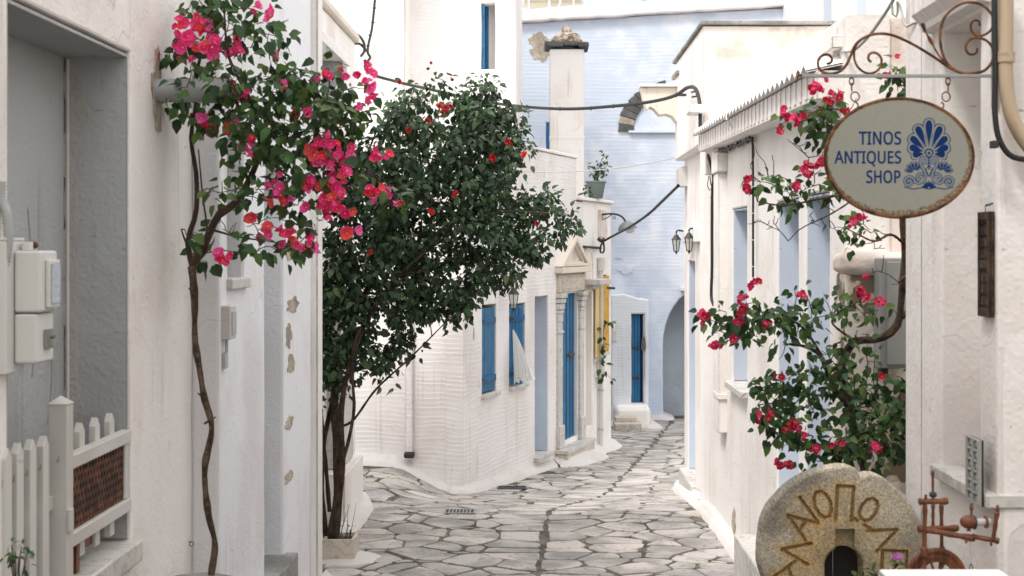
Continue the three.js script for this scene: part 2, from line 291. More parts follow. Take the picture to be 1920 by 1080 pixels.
// whitewashed fillet where a wall meets the paving; path of [x, D], the street lies to its side = +1 / -1
function skirt(path, side, w, h, parent, name = 'whitewashed_skirt') {
  const pts = []; path.forEach((a, i) => { if (i === path.length - 1) { pts.push(a); return; } const b = path[i + 1], n = Math.max(1, Math.round(Math.hypot(b[0] - a[0], b[1] - a[1]) / .12)); for (let k = 0; k < n; k++) pts.push([lerp(a[0], b[0], k / n), lerp(a[1], b[1], k / n)]); });
  const pos = [], idx = [], R = 5;
  pts.forEach((p, i) => { const a = pts[Math.max(0, i - 1)], b = pts[Math.min(pts.length - 1, i + 1)], dx = b[0] - a[0], dy = b[1] - a[1], l = Math.hypot(dx, dy), nx = dy / l * side, ny = -dx / l * side, ww = w * (.6 + .7 * vn(i * .16, 3.3, 999, 301) + .25 * vn(i * .5, 1.3, 999, 305)), hh = h * (.5 + .4 * vn(i * .12, 9.1, 999, 303));
    for (let k = 0; k < R; k++) { const t = k / (R - 1), o = -.03 + (ww + .03) * t, x = p[0] + nx * o, D = p[1] + ny * o, e = hh * Math.pow(1 - t, 2.1) + (k === R - 1 ? -.03 : .034); pos.push(x, groundY(p[0] + nx * Math.max(o, 0), p[1] + ny * Math.max(o, 0)) + e, -D); } });
  for (let i = 0; i < pts.length - 1; i++) for (let k = 0; k < R - 1; k++) { const a = i * R + k, b = a + 1, c = a + R, d = c + 1; side > 0 ? idx.push(a, b, d, a, d, c) : idx.push(a, d, b, a, c, d); }
  const g = new THREE.BufferGeometry(); g.setAttribute('position', new THREE.Float32BufferAttribute(pos, 3)); g.setIndex(idx); g.computeVertexNormals();
  const uv = new Float32Array(pos.length / 3 * 2); for (let i = 0; i < pos.length / 3; i++) { uv[2 * i] = pos[3 * i]; uv[2 * i + 1] = pos[3 * i + 2]; } g.setAttribute('uv', new THREE.BufferAttribute(uv, 2));
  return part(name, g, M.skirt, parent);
}
function prism(pts, y0, y1) { // footprint [x, D]
  const sh = new THREE.Shape(pts.map(p => new THREE.Vector2(p[0], p[1]))), g = new THREE.ExtrudeGeometry(sh, { depth: y1 - y0, bevelEnabled: false }); g.rotateX(-Math.PI / 2); g.translate(0, y0, 0); return uvBox(g);
}
const FL = x => frame([x, 0, 0], [0, -1]);                     // left walls: s = depth
const FR = x => frame([x, 0, 0], [0, 1]);                      // right walls: s = -depth
const FC = D => frame([0, 0, -D], [1, 0]);                     // walls that face the camera: s = x
const lbox = (m, s0, s1, y0, y1, n0, n1, r) => inF(m, box(s0, s1, y0, y1, n0, n1, r));
function patch(m, s, y, w, h, n, thick = .004, k = 14) {       // irregular chip on a wall
  const o = rr(0, 99), pts = []; for (let i = 0; i < k; i++) { const a = i / k * 6.283, r = .6 + .75 * vn(i * .9, o, 999, 77); pts.push([s + Math.cos(a) * w / 2 * r, y + Math.sin(a) * h / 2 * r]); }
  const g = slab(pts, [], thick, { bevel: .0015, amp: 0 }); g.translate(0, 0, n); return inF(m, g);
}

// ------------------------------------------------------------------ left row, nearest house with the grey doorway
{
  const h = thing('house', 'nearest white house on the left with a grey recessed doorway', 'house', [-1.7, -.1, -5.5]);
  const m = FL(-1.7);
  part('wall', inF(m, slab(rect(-4, 7.06, -1, 5), [rect(4.59, 5.96, .386, 2.41)], .265, { amp: .003 })), M.white, h);
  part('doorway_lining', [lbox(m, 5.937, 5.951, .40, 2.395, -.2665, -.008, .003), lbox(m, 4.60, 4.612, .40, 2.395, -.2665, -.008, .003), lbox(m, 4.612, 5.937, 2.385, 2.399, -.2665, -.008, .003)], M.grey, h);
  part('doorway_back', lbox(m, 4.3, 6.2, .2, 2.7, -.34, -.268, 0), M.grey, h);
  part('house_core', box(-6, -2.05, -1, 4.9, 4, -7, 0), M.white, h); part('upper_block', box(-6, -1.71, 5.06, 9.2, 4, -3.2, .03), M.white, h);  // the upper box is out of view, placed to shade the near right walls
  part('roof', box(-6, -1.72, 4.905, 5.05, 4.1, -7.04, .02), M.white, h);
  part('threshold', lbox(m, 4.5, 5.99,   .30, .392, -.262, .045, .012), M.marble, h);
  for (let i = 0; i < 7; i++) part('plaster_patch', patch(FC(5.936), -1.935 + rr(-.012, .012), lerp(.95, 2.2, i / 6), rr(.05, .09), rr(.2, .42), .002 + i * .0003, .004, 20), M.greyRough, h);
  for (const [D, y0, y1] of [[5.55, 1.1, 1.75], [5.42, 1.3, 1.6], [5.72, .9, 1.5], [5.2, 1.25, 1.5]]) { const pts = []; for (let i = 0; i <= 6; i++) pts.push(V(-1.967, lerp(y0, y1, i / 6), -D - .05 * Math.sin(i * .7) - rr(0, .015))); part('plaster_ridge', uvBox(tube(pts, .004, .003, 6)), M.grey, h); }
  part('plaster_crack', patch(m, 5.62, 1.4, .03, .0, -.2) && lbox(m, 5.930, 5.936, .95, 2.38, -.255, -.245, .002), M.white, h);
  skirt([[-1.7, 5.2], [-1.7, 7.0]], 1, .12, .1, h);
  const ring = new THREE.TorusGeometry(.011, .0022, 6, 14); ring.rotateY(.7); ring.translate(-1.683, Yp(1020, 6.93), -6.93);
  const r = thing('ring_hook', 'small iron ring in the left wall near the bougainvillea trunk base', 'hook', [-1.7, Yp(1020, 6.93), -6.93]);
  part('ring', ring, M.iron, r); part('staple', cyl(V(-1.70, Yp(1016, 6.93), -6.93), V(-1.68, Yp(1016, 6.93), -6.93), .002), M.iron, r);
}
{ // second house of the row: a pier, a marble-stepped doorway, chipped plaster
  const h = thing('house', 'second white house on the left with chipped plaster and marble doorstep', 'house', [-1.563, -.5, -8.6]);
  const m = FL(-1.563), arch = [[8.14, -.27], [8.74, -.27], [8.74, 1.92], [8.69, 2.05], [8.56, 2.13], [8.32, 2.13], [8.19, 2.05], [8.14, 1.92]];
  part('wall', inF(m, slab(rect(7.0, 9.78, -1.3, 5), [arch, rect(7.18, 7.59, 1.44, 2.25)], .14, { amp: .009, bevel: .02 })), M.cool, h);
  part('pilaster', lbox(m, 9.775, 9.95, -1.3, 5, -.3, .053, .02), M.white, h);
  part('house_core', box(-6, -1.78, -1.3, 4.9, -7.06, -9.93, 0), M.white, h);
  part('roof', box(-6, -1.57, 4.905, 5.03, -7.06, -9.93, .02), M.white, h);
  part('door', lbox(m, 8.0, 8.9, -.3, 2.3, -.19, -.142, 0), M.blueGrey, h);
  const w = part('window', lbox(m, 7.1, 7.7, 1.4, 2.3, -.19, -.142, 0), M.pane, h);
  part('sill', lbox(m, 7.15, 7.62, 1.392, 1.447, -.135, .03, .008), M.marble, w);
  part('doorstep', lbox(m, 8.02, 8.82, -.60, -.262, -.12, .075, .01), M.greyStone, h);
  for (const [px, py, w, hh] of [[542, 478, .17, .075], [549, 571, .42, .10], [540, 631, .20, .14], [545, 682, .24, .12], [542, 793, .27, .085], [541, 893, .27, .075]]) { const D = Dx(px, -1.563); part('chipped_patch', patch(m, D, Yp(py, D), w, hh, .005, .010, 22), M.raw, h); }
  skirt([[-1.563, 7.05], [-1.563, 9.8], [-1.51, 9.95], [-1.51, 10.3]], 1, .12, .1, h);
  const b = thing('meter_box', 'small white meter box low on the wall behind the bougainvillea trunk', 'meter box', [-1.563, 1.2, -7.12]);
  part('box_body', lbox(m, 7.03, 7.17, Yp(636, 7.1), Yp(572, 7.1), -.004, .045, .008), M.paint, b);
  part('box_window', lbox(m, 7.055, 7.15, Yp(628, 7.1), Yp(584, 7.1), .0455, .05, .002), M.pvc, b);
  part('junction', [lbox(m, 7.04, 7.1, Yp(690, 7.1), Yp(660, 7.1), 0, .02, .004), cyl(V(-1.545, Yp(660, 7.07), -7.07), V(-1.545, Yp(636, 7.07), -7.07), .008)], M.pvc, b);
}
{ // third house, behind the rose tree
  const h = thing('house', 'white house behind the rose tree with balcony corbel and sunlit eave', 'house', [-1.9, -.9, -12.3]);
  const m = FL(-1.9);
  part('wall', inF(m, slab(rect(9.95, 14.7, -1.4, 3.7), [], .3, { bevel: .03, amp: .008 })), M.white, h);
  part('house_core', box(-6, -2.18, -1.4, 3.66, -9.96, -14.66, 0), M.white, h);
  part('roof_eave', box(-6, -1.86, 3.70, 3.78, -9.96, -14.74, .02), M.cream, h);  // cream colour carries the warm sunlight on the eave
  const cb = s => { const pr = [[0, 2.66], [.03, 2.66], [.05, 2.85], [.09, 3.0], [.17, 3.09], [.19, 3.12], [.19, 3.2], [0, 3.2]]; const g = new THREE.ExtrudeGeometry(new THREE.Shape(pr.map(p => new THREE.Vector2(p[0], p[1]))), { depth: .22, bevelEnabled: true, bevelSize: .006, bevelThickness: .006, bevelSegments: 1 }); g.translate(-1.9, 0, -s); return uvBox(g); };
  part('corbel', cb(12.6), M.grey, h); part('corbel', cb(11.4), M.grey, h);  // grey colour carries the shading on the corbels
  part('balcony_slab', lbox(m, 11.0, 12.75, 3.205, 3.30, -.05, .2, .012), M.white, h);
  part('door_jamb', lbox(m, 12.75, 13.55, -.36, 1.6, -.05, .13, .012), M.marble, h);
  part('jamb_base', lbox(m, 12.5, 13.75, -1.2, -.365, -.05, .20, .02), M.white, h);
  skirt([[-1.9, 10.4], [-1.74, 12.2], [-1.69, 12.9], [-1.70, 13.7], [-1.78, 14.2], [-1.9, 14.72]], 1, .13, .08, h);
}
// ------------------------------------------------------------------ corner house with the blue shutters
const H1 = frame([-.886, 0, -16.5], [.31, -1]), Hs = px => (6.001 / (.31 - (px - CX) / F) - 16.5) * 1.047, HD = px => 6.001 / (.31 - (px - CX) / F);
const hp = (px, py) => [Hs(px), Yp(py, HD(px))];
const hr = (x0, x1, y0, y1, pad = 0) => { const Dm = HD((x0 + x1) / 2); return [Hs(x0) - pad, Hs(x1) + pad, Yp(y1, Dm) - pad, Yp(y0, Dm) + pad]; };   // -> s0, s1, ylow, yhigh
let cornerHouse;
{
  const h = cornerHouse = thing('house', 'white corner house with ridged plaster, blue shutters and a marble portal', 'house', [-.6, -1.3, -17.5]);
  const m2 = frame([-.886, 0, -16.5], [1.314, .5]);
  const w1 = hr(904, 931, 571, 737), w2 = hr(955, 985, 569, 722), n1 = hr(1003, 1028, 555, 852), d1 = hr(1055, 1077, 550, 824);
  d1[0] = 3.93; d1[1] = 4.79;
  part('street_wall', inF(H1, slab([[-.02, -2.1], [5.06, -2.1], [5.06, 2.28], [4.72, 2.28], [4.72, 2.9], [-.02, 2.9]], [rect(...w1), rect(...w2), rect(...n1), rect(...d1)], .22, { bevel: .012, amp: .006 })), M.whiteWave, h);
  part('niche_reveal', [lbox(H1, n1[1] - .022, n1[1] - .008, n1[2] + .01, n1[3] - .012, -.21, -.01, .003)], M.paleBlue, h);
part('side_wall', inF(m2, slab(rect(-5, -.0, -2.1, 2.9), [], .25, { bevel: .05, amp: .006 })), M.whiteWave, h);
  part('coping', [inF(H1, box(.05, 4.74, 2.903, 2.945, -.26, .02, .01)), inF(m2, box(-5, .02, 2.903, 2.945, -.26, .02, .01))], M.white, h);
  part('roof', prism([[-.9, 16.95], [h1x(20.9) - .25, 20.9], [-5, 20.9], [-5, 18.4]], 2.4, 2.6), M.white, h);
  part('house_core', prism([[-1.0, 17.0], [h1x(22.9) - .45, 22.9], [.7, 24.6], [-5, 24.6], [-5, 18.6]], -2.1, 2.2), M.dark, h);  // dark colour stands in for the unlit interior behind the openings
  part('plaster_duct', (() => { const x = -1.53, pts = [V(x, -.76, -16.72), V(x, 1, -16.72), V(x, 2.85, -16.72)]; const g = tube(pts, .055, .055, 10); g.scale(1, 1, 1); return uvBox(g); })(), M.whiteWave, h);
  part('duct_outlet', box(-1.59, -1.47, -.83, -.765, -16.78, -16.62, .02), M.dark, h);  // dark block in place of the shaded hole under the duct
  part('house_number', patch(H1, Hs(888), Yp(626, HD(888)), .05, .15, .006, .01), M.pvc, h);
  // shutters: board and batten leaves
  const shutter = (s0, s1, y0, y1, n, mat, mm = H1) => {
    const nb = 4, w = (s1 - s0) / nb, root = part('shutter', lbox(mm, s0 - .005, s1 + .005, y0 + .12, y0 + .2, n + .012, n + .03, .003), M.blueDark, h);
    for (let i = 0; i < nb; i++) part('board', lbox(mm, s0 + i * w + .003, s0 + (i + 1) * w - .003, y0 + .012, y1 - .012, n - .012 + (i % 2) * .002, n + .012, .004), mat, root);
    part('batten', lbox(mm, s0 + .01, s1 - .01, y1 - .2, y1 - .13, n + .0135, n + .03, .003), M.blueDark, root); for (const k of [.16, .84]) part('hinge', lbox(mm, s0 - .012, s0 + .07, lerp(y0, y1, k) - .012, lerp(y0, y1, k) + .012, n + .0305, n + .036, .002), M.dark, root); return root;
  };
  shutter(w1[0] + .012, w1[1] - .012, w1[2] + .01, w1[3] - .03, -.03, M.blue);
  const mid = lerp(w2[0], w2[1], .40);
  shutter(mid + .03, w2[1] - .01, w2[2] + .01, w2[3] - .02, -.03, M.blue);
  const hinge = H1.clone().multiply(new THREE.Matrix4().makeTranslation(w2[0] + .012, 0, -.02)).multiply(new THREE.Matrix4().makeRotationY(-.5));
  shutter(0, mid - w2[0] - .03, w2[2] + .01, w2[3] - .02, 0, M.blue, hinge);
  part('window_sill', lbox(H1, w1[0] - .03, w1[1] + .03, w1[2] - .045, w1[2] + .003, -.18, .05, .008), M.marble, h);
  part('window_sill', lbox(H1, w2[0] - .03, w2[1] + .03, w2[2] - .045, w2[2] + .003, -.18, .05, .008), M.marble, h);
  part('niche_door', lbox(H1, n1[0] - .1, n1[1] + .1, n1[2] - .1, n1[3] + .1, -.27, -.222, 0), M.paleBlue, h);
  part('niche_step', lbox(H1, n1[0] - .05, n1[1] + .06, n1[2] - .06, n1[2] + .006, -.14, .07, .01), M.marble, h);
  // portal
  const bd = (x0, x1, y0, y1, n1v, mat, name, par, n0 = -.01, r = .01) => { const q = hr(x0, x1, y0, y1); return part(name, lbox(H1, q[0], q[1], q[2], q[3], n0, n1v, r), mat, par); };
  const door = part('door', lbox(H1, d1[0] + .004, d1[1] - .012, d1[2] + .004, d1[3] - .01, -.11, -.05, 0), M.blue, h);
  for (const k of [.5, .72, .86]) part('door_groove', lbox(H1, lerp(d1[0], d1[1], k) - .012, lerp(d1[0], d1[1], k) + .012, d1[2] + .02, d1[3] - .02, -.05, -.04, .003), M.blueDark, door);
  { const q = Yp(665, 20.8); part('handle', lbox(H1, d1[1] - .42, d1[1] - .12, q - .015, q + .015, -.04, -.005, .008), M.rust, door); }
  for (const [s0, s1] of [[3.68, 3.925], [4.795, 5.04]]) {
    const c = (s0 + s1) / 2, w = (s1 - s0) / 2, yb = Yp(831, 20.7), ya = Yp(790, 20.7), yc = Yp(600, 20.7);
    const col = part('column', lbox(H1, c - w * .86, c + w * .86, ya, yc, -.01, .035, .01), M.marble, h);
    part('column_base', lbox(H1, c - w, c + w, yb, ya + .01, -.05, .06, .012), M.marble, col);
    [[.12, .17, .95, .052], [.175, .26, 1.0, .062], [.265, .33, 1.06, .078], [.335, .40, 1.12, .095]].forEach(([y0, y1, k, n]) => part('capital', lbox(H1, c - w * k, c + w * k, yc + y0, yc + y1 - .003, -.02, n, .01), M.marble, col));
    part('capital_neck', lbox(H1, c - w * .88, c + w * .88, yc - .0, yc + .12, -.012, .04, .008), M.marble, col);
    part('astragal', lbox(H1, c - w * .95, c + w * .95, yc - .16, yc - .125, -.012, .052, .01), M.marble, col);
  }
  { const B = (n, s0, s1, py0, py1, n1v, mat) => part(n, lbox(H1, s0, s1, Yp(py1, 20.7), Yp(py0, 20.7), -.012, n1v, .008), mat, h);
    B('entablature', 3.70, 5.04, 514, 546, .045, M.marbleCream); B('inscribed_panel', 3.84, 4.9, 519, 541, .052, M.marbleCream); B('cornice', 3.62, 5.12, 500, 511, .12, M.cream);
    const L = 3.62, Rr = 5.12, y0 = Yp(499, 20.8), ya = Yp(444, 20.8), c = 4.37, T3 = (k, d) => [[lerp(c, L, k), y0 + d], [lerp(c, Rr, k), y0 + d], [c, lerp(y0, ya, k) + d]];
    const pz = (k1, d1v, k2, d2, th, n, mat, nm, par) => { const g = slab(T3(k1, d1v), k2 ? [T3(k2, d2)] : [], th, { amp: 0, bevel: .006 }); g.translate(0, 0, n); return part(nm, inF(H1, g), mat, par); };
    const pd = pz(1, .003, .74, .045, .13, .115, M.cream, 'pediment', h); pz(.80, .04, .58, .07, .06, .075, M.cream, 'inner_moulding', pd); pz(.70, .05, 0, 0, .05, .04, M.dirty, 'tympanum', pd); }
  part('portal_slab', lbox(H1, 3.62, 5.1, Yp(838, 20.7), Yp(831, 20.7), -.1, .20, .01), M.marble, h); part('portal_step', lbox(H1, 3.64, 5.08, Yp(838, 20.7) - .5, Yp(838, 20.7) - .003, -.1, .18, .012), M.marbleCream, h);
// lower far block with the cream door and yellow shutters
  const top2 = 2.3;
  const y1q = hr(1113, 1121, 530, 672), y2q = hr(1127, 1138, 516, 660), cd = hr(1099, 1110, 545, 800);
  part('far_wall', inF(H1, slab(rect(5.075, 6.75, -2.2, top2), [rect(...y1q), rect(...y2q), rect(...cd)], .2, { bevel: .012, amp: .005 })), M.white, h);
  part('far_end_wall', prism([[1.1, 22.96], [.72, 24.6], [.5, 24.6], [.88, 22.96]], -2.2, 2.29), M.white, h);
  part('far_coping', inF(H1, box(4.72, 6.78, top2 + .003, top2 + .05, -.3, .05, .012)), M.white, h);
  part('far_roof', prism([[h1x(21.1) - .25, 21.0], [h1x(22.7) - .25, 22.8], [.6, 24.6], [-5, 24.6], [-5, 21.0]], 2.22, 2.29), M.white, h);
  part('cream_door', lbox(H1, cd[0] - .1, cd[1] + .1, cd[2] - .1, cd[3] + .1, -.2, -.14, 0), M.cream, h);
  for (const [q, mt] of [[y1q, M.paleYellow], [y2q, M.yellow]]) { const r = part('yellow_shutter', lbox(H1, q[0] + .03, q[1] + .03, q[2] + .01, q[2] + .1, .004, .03, .004), mt, h); const n = 3, w = (q[1] - q[0]) / n; for (let i = 0; i < n; i++) part('board', lbox(H1, q[0] + .03 + i * w + .004, q[0] + .03 + (i + 1) * w - .004, q[2] + .102, q[3] - .01, .004, .032, .006), mt, r); part('window_sill', lbox(H1, q[0] - .03, q[1] + .03, q[2] - .05, q[2] + .003, -.1, .04, .006), M.marble, r); }
  { const q = hr(1093, 1108, 462, 560), c = (q[0] + q[1]) / 2, w = .26; const nt = (k, n0, n, mat, nm) => { const o = []; for (let i = 0; i <= 12; i++) { const a = Math.PI * i / 12; o.push([c + Math.cos(a) * w * k, q[3] - .3 + Math.sin(a) * .3 * k]); } o.push([c - w * k, q[2] + .1], [c + w * k, q[2] + .1]); const g = slab(o, [], n - n0, { amp: 0, bevel: .006 }); g.translate(0, 0, n); return part(nm, inF(H1, g), mat, h); };
    nt(1, -.01, .03, M.marbleCream, 'niche_surround'); nt(.68, .0, .034, M.dirty, 'niche_field'); }
  bd(1093, 1117, 523, 533, .26, M.marble, 'door_cornice', h); bd(1096, 1113, 533, 541, .14, M.marble, 'door_cornice', h);
  { const c = hr(1101, 1104, 480, 800), s = Hs(1121); part('downpipe', [inF(H1, cyl(V(s, -1.7, .05), V(s, 1.25, .05), .035)), inF(H1, cyl(V(s, 1.25, .05), V(s, 1.45, .05), .06, .07))], M.plastic, h); part('downpipe_bracket', [0.2, -.6, -1.2].map(y => inF(H1, cyl(V(s, y, .05), V(s, y + .03, .05), .045))), M.wire, h); }
  part('bracket_bar', [inF(H1, cyl(V(5.05, 1.62, .02), V(6.0, 1.60, .03), .018)), inF(H1, cyl(V(6.35, .98, .02), V(6.75, .96, .05), .02))], M.dark, h);
  part('meter_cover', lbox(H1, Hs(1121), Hs(1133), Yp(445, 21.9), Yp(392, 21.9), -.005, .05, .01), M.dirty, h);
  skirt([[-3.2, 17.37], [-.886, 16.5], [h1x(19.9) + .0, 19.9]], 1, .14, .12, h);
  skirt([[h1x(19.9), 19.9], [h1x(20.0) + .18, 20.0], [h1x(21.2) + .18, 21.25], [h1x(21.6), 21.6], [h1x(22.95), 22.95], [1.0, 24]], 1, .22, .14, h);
}
{ // tall white house behind
  const h = thing('house', 'tall bright white house rising behind the rose tree with one slim window', 'house', [-3, -1.5, -20]);
  const wx = [-.83, -.644], wy = [4.085, 4.99];
  part('wall', inF(FC(20), slab(rect(-6, -.348, -1.6, 8), [rect(wx[0], wx[1], wy[0], wy[1])], .3, { bevel: .03, amp: .006 })), M.whiteWave, h);
  part('house_core', box(-6, -.36, -1.6, 7.95, -20.29, -27, .02), M.whiteWave, h);
  part('wing', box(-6, -1.82, 2, 8.2, -19.2, -20.2, .04), M.white, h);
  const w = part('window', inF(FC(20), box(wx[0] - .05, wx[1] + .05, wy[0] - .05, wy[1] + .05, -.28, -.24, 0)), M.white, h);
  part('window_frame', inF(FC(20), box(wx[0] + .008, wx[0] + .045, wy[0] + .01, wy[1] - .01, -.235, -.02, .005)), M.blue, w);
  part('window_frame', inF(FC(20), box(wx[0] + .05, wx[0] + .09, wy[0] + .01, wy[1] - .01, -.237, -.20, .005)), M.blue, w);
}
{ // chimney on the corner house's far roof
  const D = 23.6, c = thing('chimney', 'square white chimney with a domed stone cap and ball finial', 'chimney', [.415, 2.29, -D]);
  part('shaft', box(.135, .695, 1.9, Yp(96, D), -D + .28, -D - .28, .02), M.white, c);
  part('shaft_band', box(.128, .702, Yp(263, D), Yp(258, D), -D + .287, -D - .287, .005), M.white, c);
  const y = Yp(92, D); part('cap_slab', [box(.05, .36, y, y + .08, -D + .36, -D - .36, .02), box(.36, .60, y + .015, y + .085, -D + .36, -D - .36, .02), box(.60, .77, y - .01, y + .07, -D + .36, -D - .36, .02)], M.darkStone, c);
  part('smoke_hole', ball(V(.42, y - .005, -D + .24), .12, 1, .35, .5), M.dark, c);  // solid dark ball drawn as the opening
  const dome = new THREE.SphereGeometry(.285, 24, 12, 0, 6.3, 0, 1.57); { const p = dome.attributes.position; for (let i = 0; i < p.count; i++) { const k = 1 + .12 * (vn(p.getX(i) * 14 + 50, p.getY(i) * 14 + p.getZ(i) * 9 + 50, 999, 400) - .5); p.setXYZ(i, p.getX(i) * k, p.getY(i) * k * .72, p.getZ(i) * k); } dome.computeVertexNormals(); } dome.translate(.415, y + .075, -D);
  part('dome', uvBox(dome), M.lichen, c); part('ball_finial', uvBox(ball(V(.415, Yp(57, D), -D), .085)), M.lichen, c);
}
// ------------------------------------------------------------------ far end: blue-washed wall, arch, annexe
{
  const D = 29, X = px => (px - CX) * D / F, h = thing('house', 'large pale blue ridged wall closing the far end of the lane', 'house', [1.5, -1.9, -D]);
  const m = FC(D), arch = []; const ax0 = X(1243), ax1 = ax0 + 1.5, ac = (ax0 + ax1) / 2, sp = Yp(650, D);
  arch.push([ax0, -2.4], [ax1, -2.4]); for (let i = 0; i <= 16; i++) { const a = Math.PI * i / 16; arch.push([ac + Math.cos(a) * .75, sp + Math.sin(a) * 1.15]); }
  const win = [X(1024), X(1044), Yp(284, D), Yp(230, D)];
  part('wall', inF(m, slab([[-4, -2.5], [7, -2.5], [7, 6.55], [X(1330), Yp(22, D)], [X(970), Yp(44, D)], [-4, 6.0]], [arch, rect(...win)], .3, { amp: .008, bevel: .03, step: .25 })), M.blueWave, h);
  part('arch_back', inF(m, box(ax0 - .3, ax1 + .3, -2.5, 1.2, -1.3, -1.0, 0)), M.blueGrey, h);  // blue-grey of back and sides carries the shade inside the passage
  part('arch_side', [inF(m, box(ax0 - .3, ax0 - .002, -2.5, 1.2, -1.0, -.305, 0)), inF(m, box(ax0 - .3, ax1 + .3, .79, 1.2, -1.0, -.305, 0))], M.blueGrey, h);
  part('house_core', inF(m, box(-4, ax0 - .35, -2.5, 5.9, -4, -.31, 0)), M.blueWash, h);
  part('window', inF(m, box(win[0] - .02, win[1] + .02, win[2] - .02, win[3] + .02, -.12, -.03, 0)), M.blueDark, h);
  { const pts = [], n = 60; for (let i = 0; i <= n; i++) { const x = lerp(-4, 7, i / n), y = lerp(Yp(44, D), Yp(22, D), (x - X(970)) / (X(1330) - X(970))); pts.push([x, y + rr(-.012, .012)]); } const tp = pts.map(p => [p[0], p[1] + .26 + rr(-.012, .012)]).reverse(); const g = slab([...pts, ...tp], [], .6, { amp: 0, bevel: .04 }); g.translate(0, 0, .14); part('parapet', inF(m, g), M.white, h); }
  part('flaked_patch', [patch(m, X(1010), Yp(74, D), .40, .26, .006, .01, 26), patch(m, X(1014), Yp(98, D), .42, .38, .0062, .0105, 26)], M.raw, h);
  part('flaked_patch', patch(m, X(966), Yp(88, D), .14, .08, .006, .01), M.raw, h);
  { // blind arch: slate voussoirs over a plastered field
    const c = [X(1262), Yp(247, D)], N = 9, r0 = .80, r1 = 1.12;
    for (let i = 0; i < N; i++) { const a0 = Math.PI - i * .16 - .008, a1 = a0 - .144, pt = (a, r) => [c[0] + Math.cos(a) * r, c[1] + Math.sin(a) * r * .92]; const j = rr(-.012, .012); const g = slab([pt(a0, r0 + j), pt(a0, r1 + rr(-.02, .02)), pt(a1, r1 + rr(-.02, .02)), pt(a1, r0 + j)], [], .06, { amp: 0, bevel: .006 }); g.translate(0, 0, .035 + rr(0, .02)); part('voussoir', inF(m, g), i === 1 ? M.raw : M.darkStone, h); }
    const f = []; for (let i = 0; i <= 14; i++) { const a = Math.PI - i * .16; f.push([c[0] + Math.cos(a) * .79, c[1] + .03 + Math.sin(a) * .79 * .92]); } f.push([c[0] + .79, c[1] + .03]); const g = slab(f, [], .03, { amp: 0, bevel: .004 }); g.translate(0, 0, .008); part('arch_field', inF(m, g), M.blueWash, h);
    part('arch_ledge', inF(m, box(X(1178), X(1178) + 2, c[1] - .03, c[1] + .02, -.01, .07, .012)), M.blueWash, h);
  }
  part('cornice_stub', inF(m, box(X(1275), X(1275) + .9, Yp(545, D), Yp(538, D), -.01, .12, .01)), M.white, h);
  part('plaster_blister', [patch(m, X(1172), Yp(505, D), .3, .2, .025, .04, 18), patch(m, X(1160), Yp(480, D), .16, .12, .02, .04, 14)], M.blueWash, h);
  skirt([[X(1212), D], [ax0 + .02, D], [ax0 + .05, D + .9]], 1, .2, .12, h);
}
{
  const D = 27.4, X = px => (px - CX) * D / F, m = FC(D), h = thing('annexe', 'low whitewashed annexe with a narrow blue door at the lane end', 'house', [1.7, -1.8, -D]);
  const dr = [X(1184), X(1208), Yp(756, D), Yp(589, D)];
  part('wall', inF(m, slab([[X(1146), -2.5], [X(1216), -2.5], [X(1217), Yp(562, D)], [X(1196), Yp(559, D)], [X(1170), Yp(551, D)], [X(1146), Yp(553, D)]], [rect(...dr)], .32, { amp: .012, bevel: .03 })), M.paleWave, h);
  part('annexe_core', inF(m, box(X(1147), X(1181), -2.5, Yp(557, D), -1.58, -.322, 0)), M.cool, h);
  part('annexe_side', inF(m, box(X(1210), X(1216), -2.5, Yp(563, D), -1.58, -.322, .02)), M.blueWash, h);
  const door = part('door', inF(m, box(dr[0] - .02, dr[1] + .04, dr[2] - .02, dr[3] + .02, -.36, -.323, 0)), M.blueDark, h);
  const leaf = H => inF(m, H); for (let i = 0; i < 3; i++) part('board', leaf(box(dr[0] + .012 + i * .055, dr[0] + .062 + i * .055, dr[2] + .01, dr[3] - .012, -.14, -.11 + (i % 2) * .003, .004)), M.blue, door);
  part('latch', [leaf(box(dr[0] + .01, dr[0] + .14, Yp(654, D), Yp(651, D), -.108, -.08, .004)), leaf(box(dr[0] + .03, dr[0] + .15, Yp(711, D), Yp(708, D), -.108, -.08, .004))], M.rust, door);
  part('reveal', leaf(box(dr[1] - .018, dr[1] - .004, dr[2] + .01, dr[3] - .02, -.30, -.03, .003)), M.paleBlue, h);
  part('chipped_plaster', patch(m, X(1207), Yp(645, D), .09, .3, .006, .012), M.darkStone, h);
  { const g = box(X(1152), X(1216), -2.3, Yp(757, D), -.1, .62, .09); const p = g.attributes.position; for (let i = 0; i < p.count; i++) p.setY(i, p.getY(i) + .05 * (vn(p.getX(i) * 5 + 40, p.getZ(i) * 5 + 80, 999, 411) - .5)); part('entrance_block', leaf(g), M.white, h); }
  part('entrance_step', [leaf(box(X(1149), X(1188), Yp(790, D - .8), Yp(781, D - .8), .6, .95, .02)), leaf(box(X(1146), X(1196), -2.3, Yp(792, D - 1), .6, 1.15, .03))], M.marbleCream, h);
  part('wall_niche', leaf(box(X(1148), X(1156), Yp(640, D), Yp(600, D), -.005, .03, .006)), M.paint, h); part('niche_panel', leaf(box(X(1150.5), X(1153.5), Yp(621, D), Yp(608, D), .0305, .036, .002)), M.white, h);
  skirt([[X(1147), D], [X(1216), D - .6], [X(1216), D + 1.6]], 1, .2, .1, h);
}
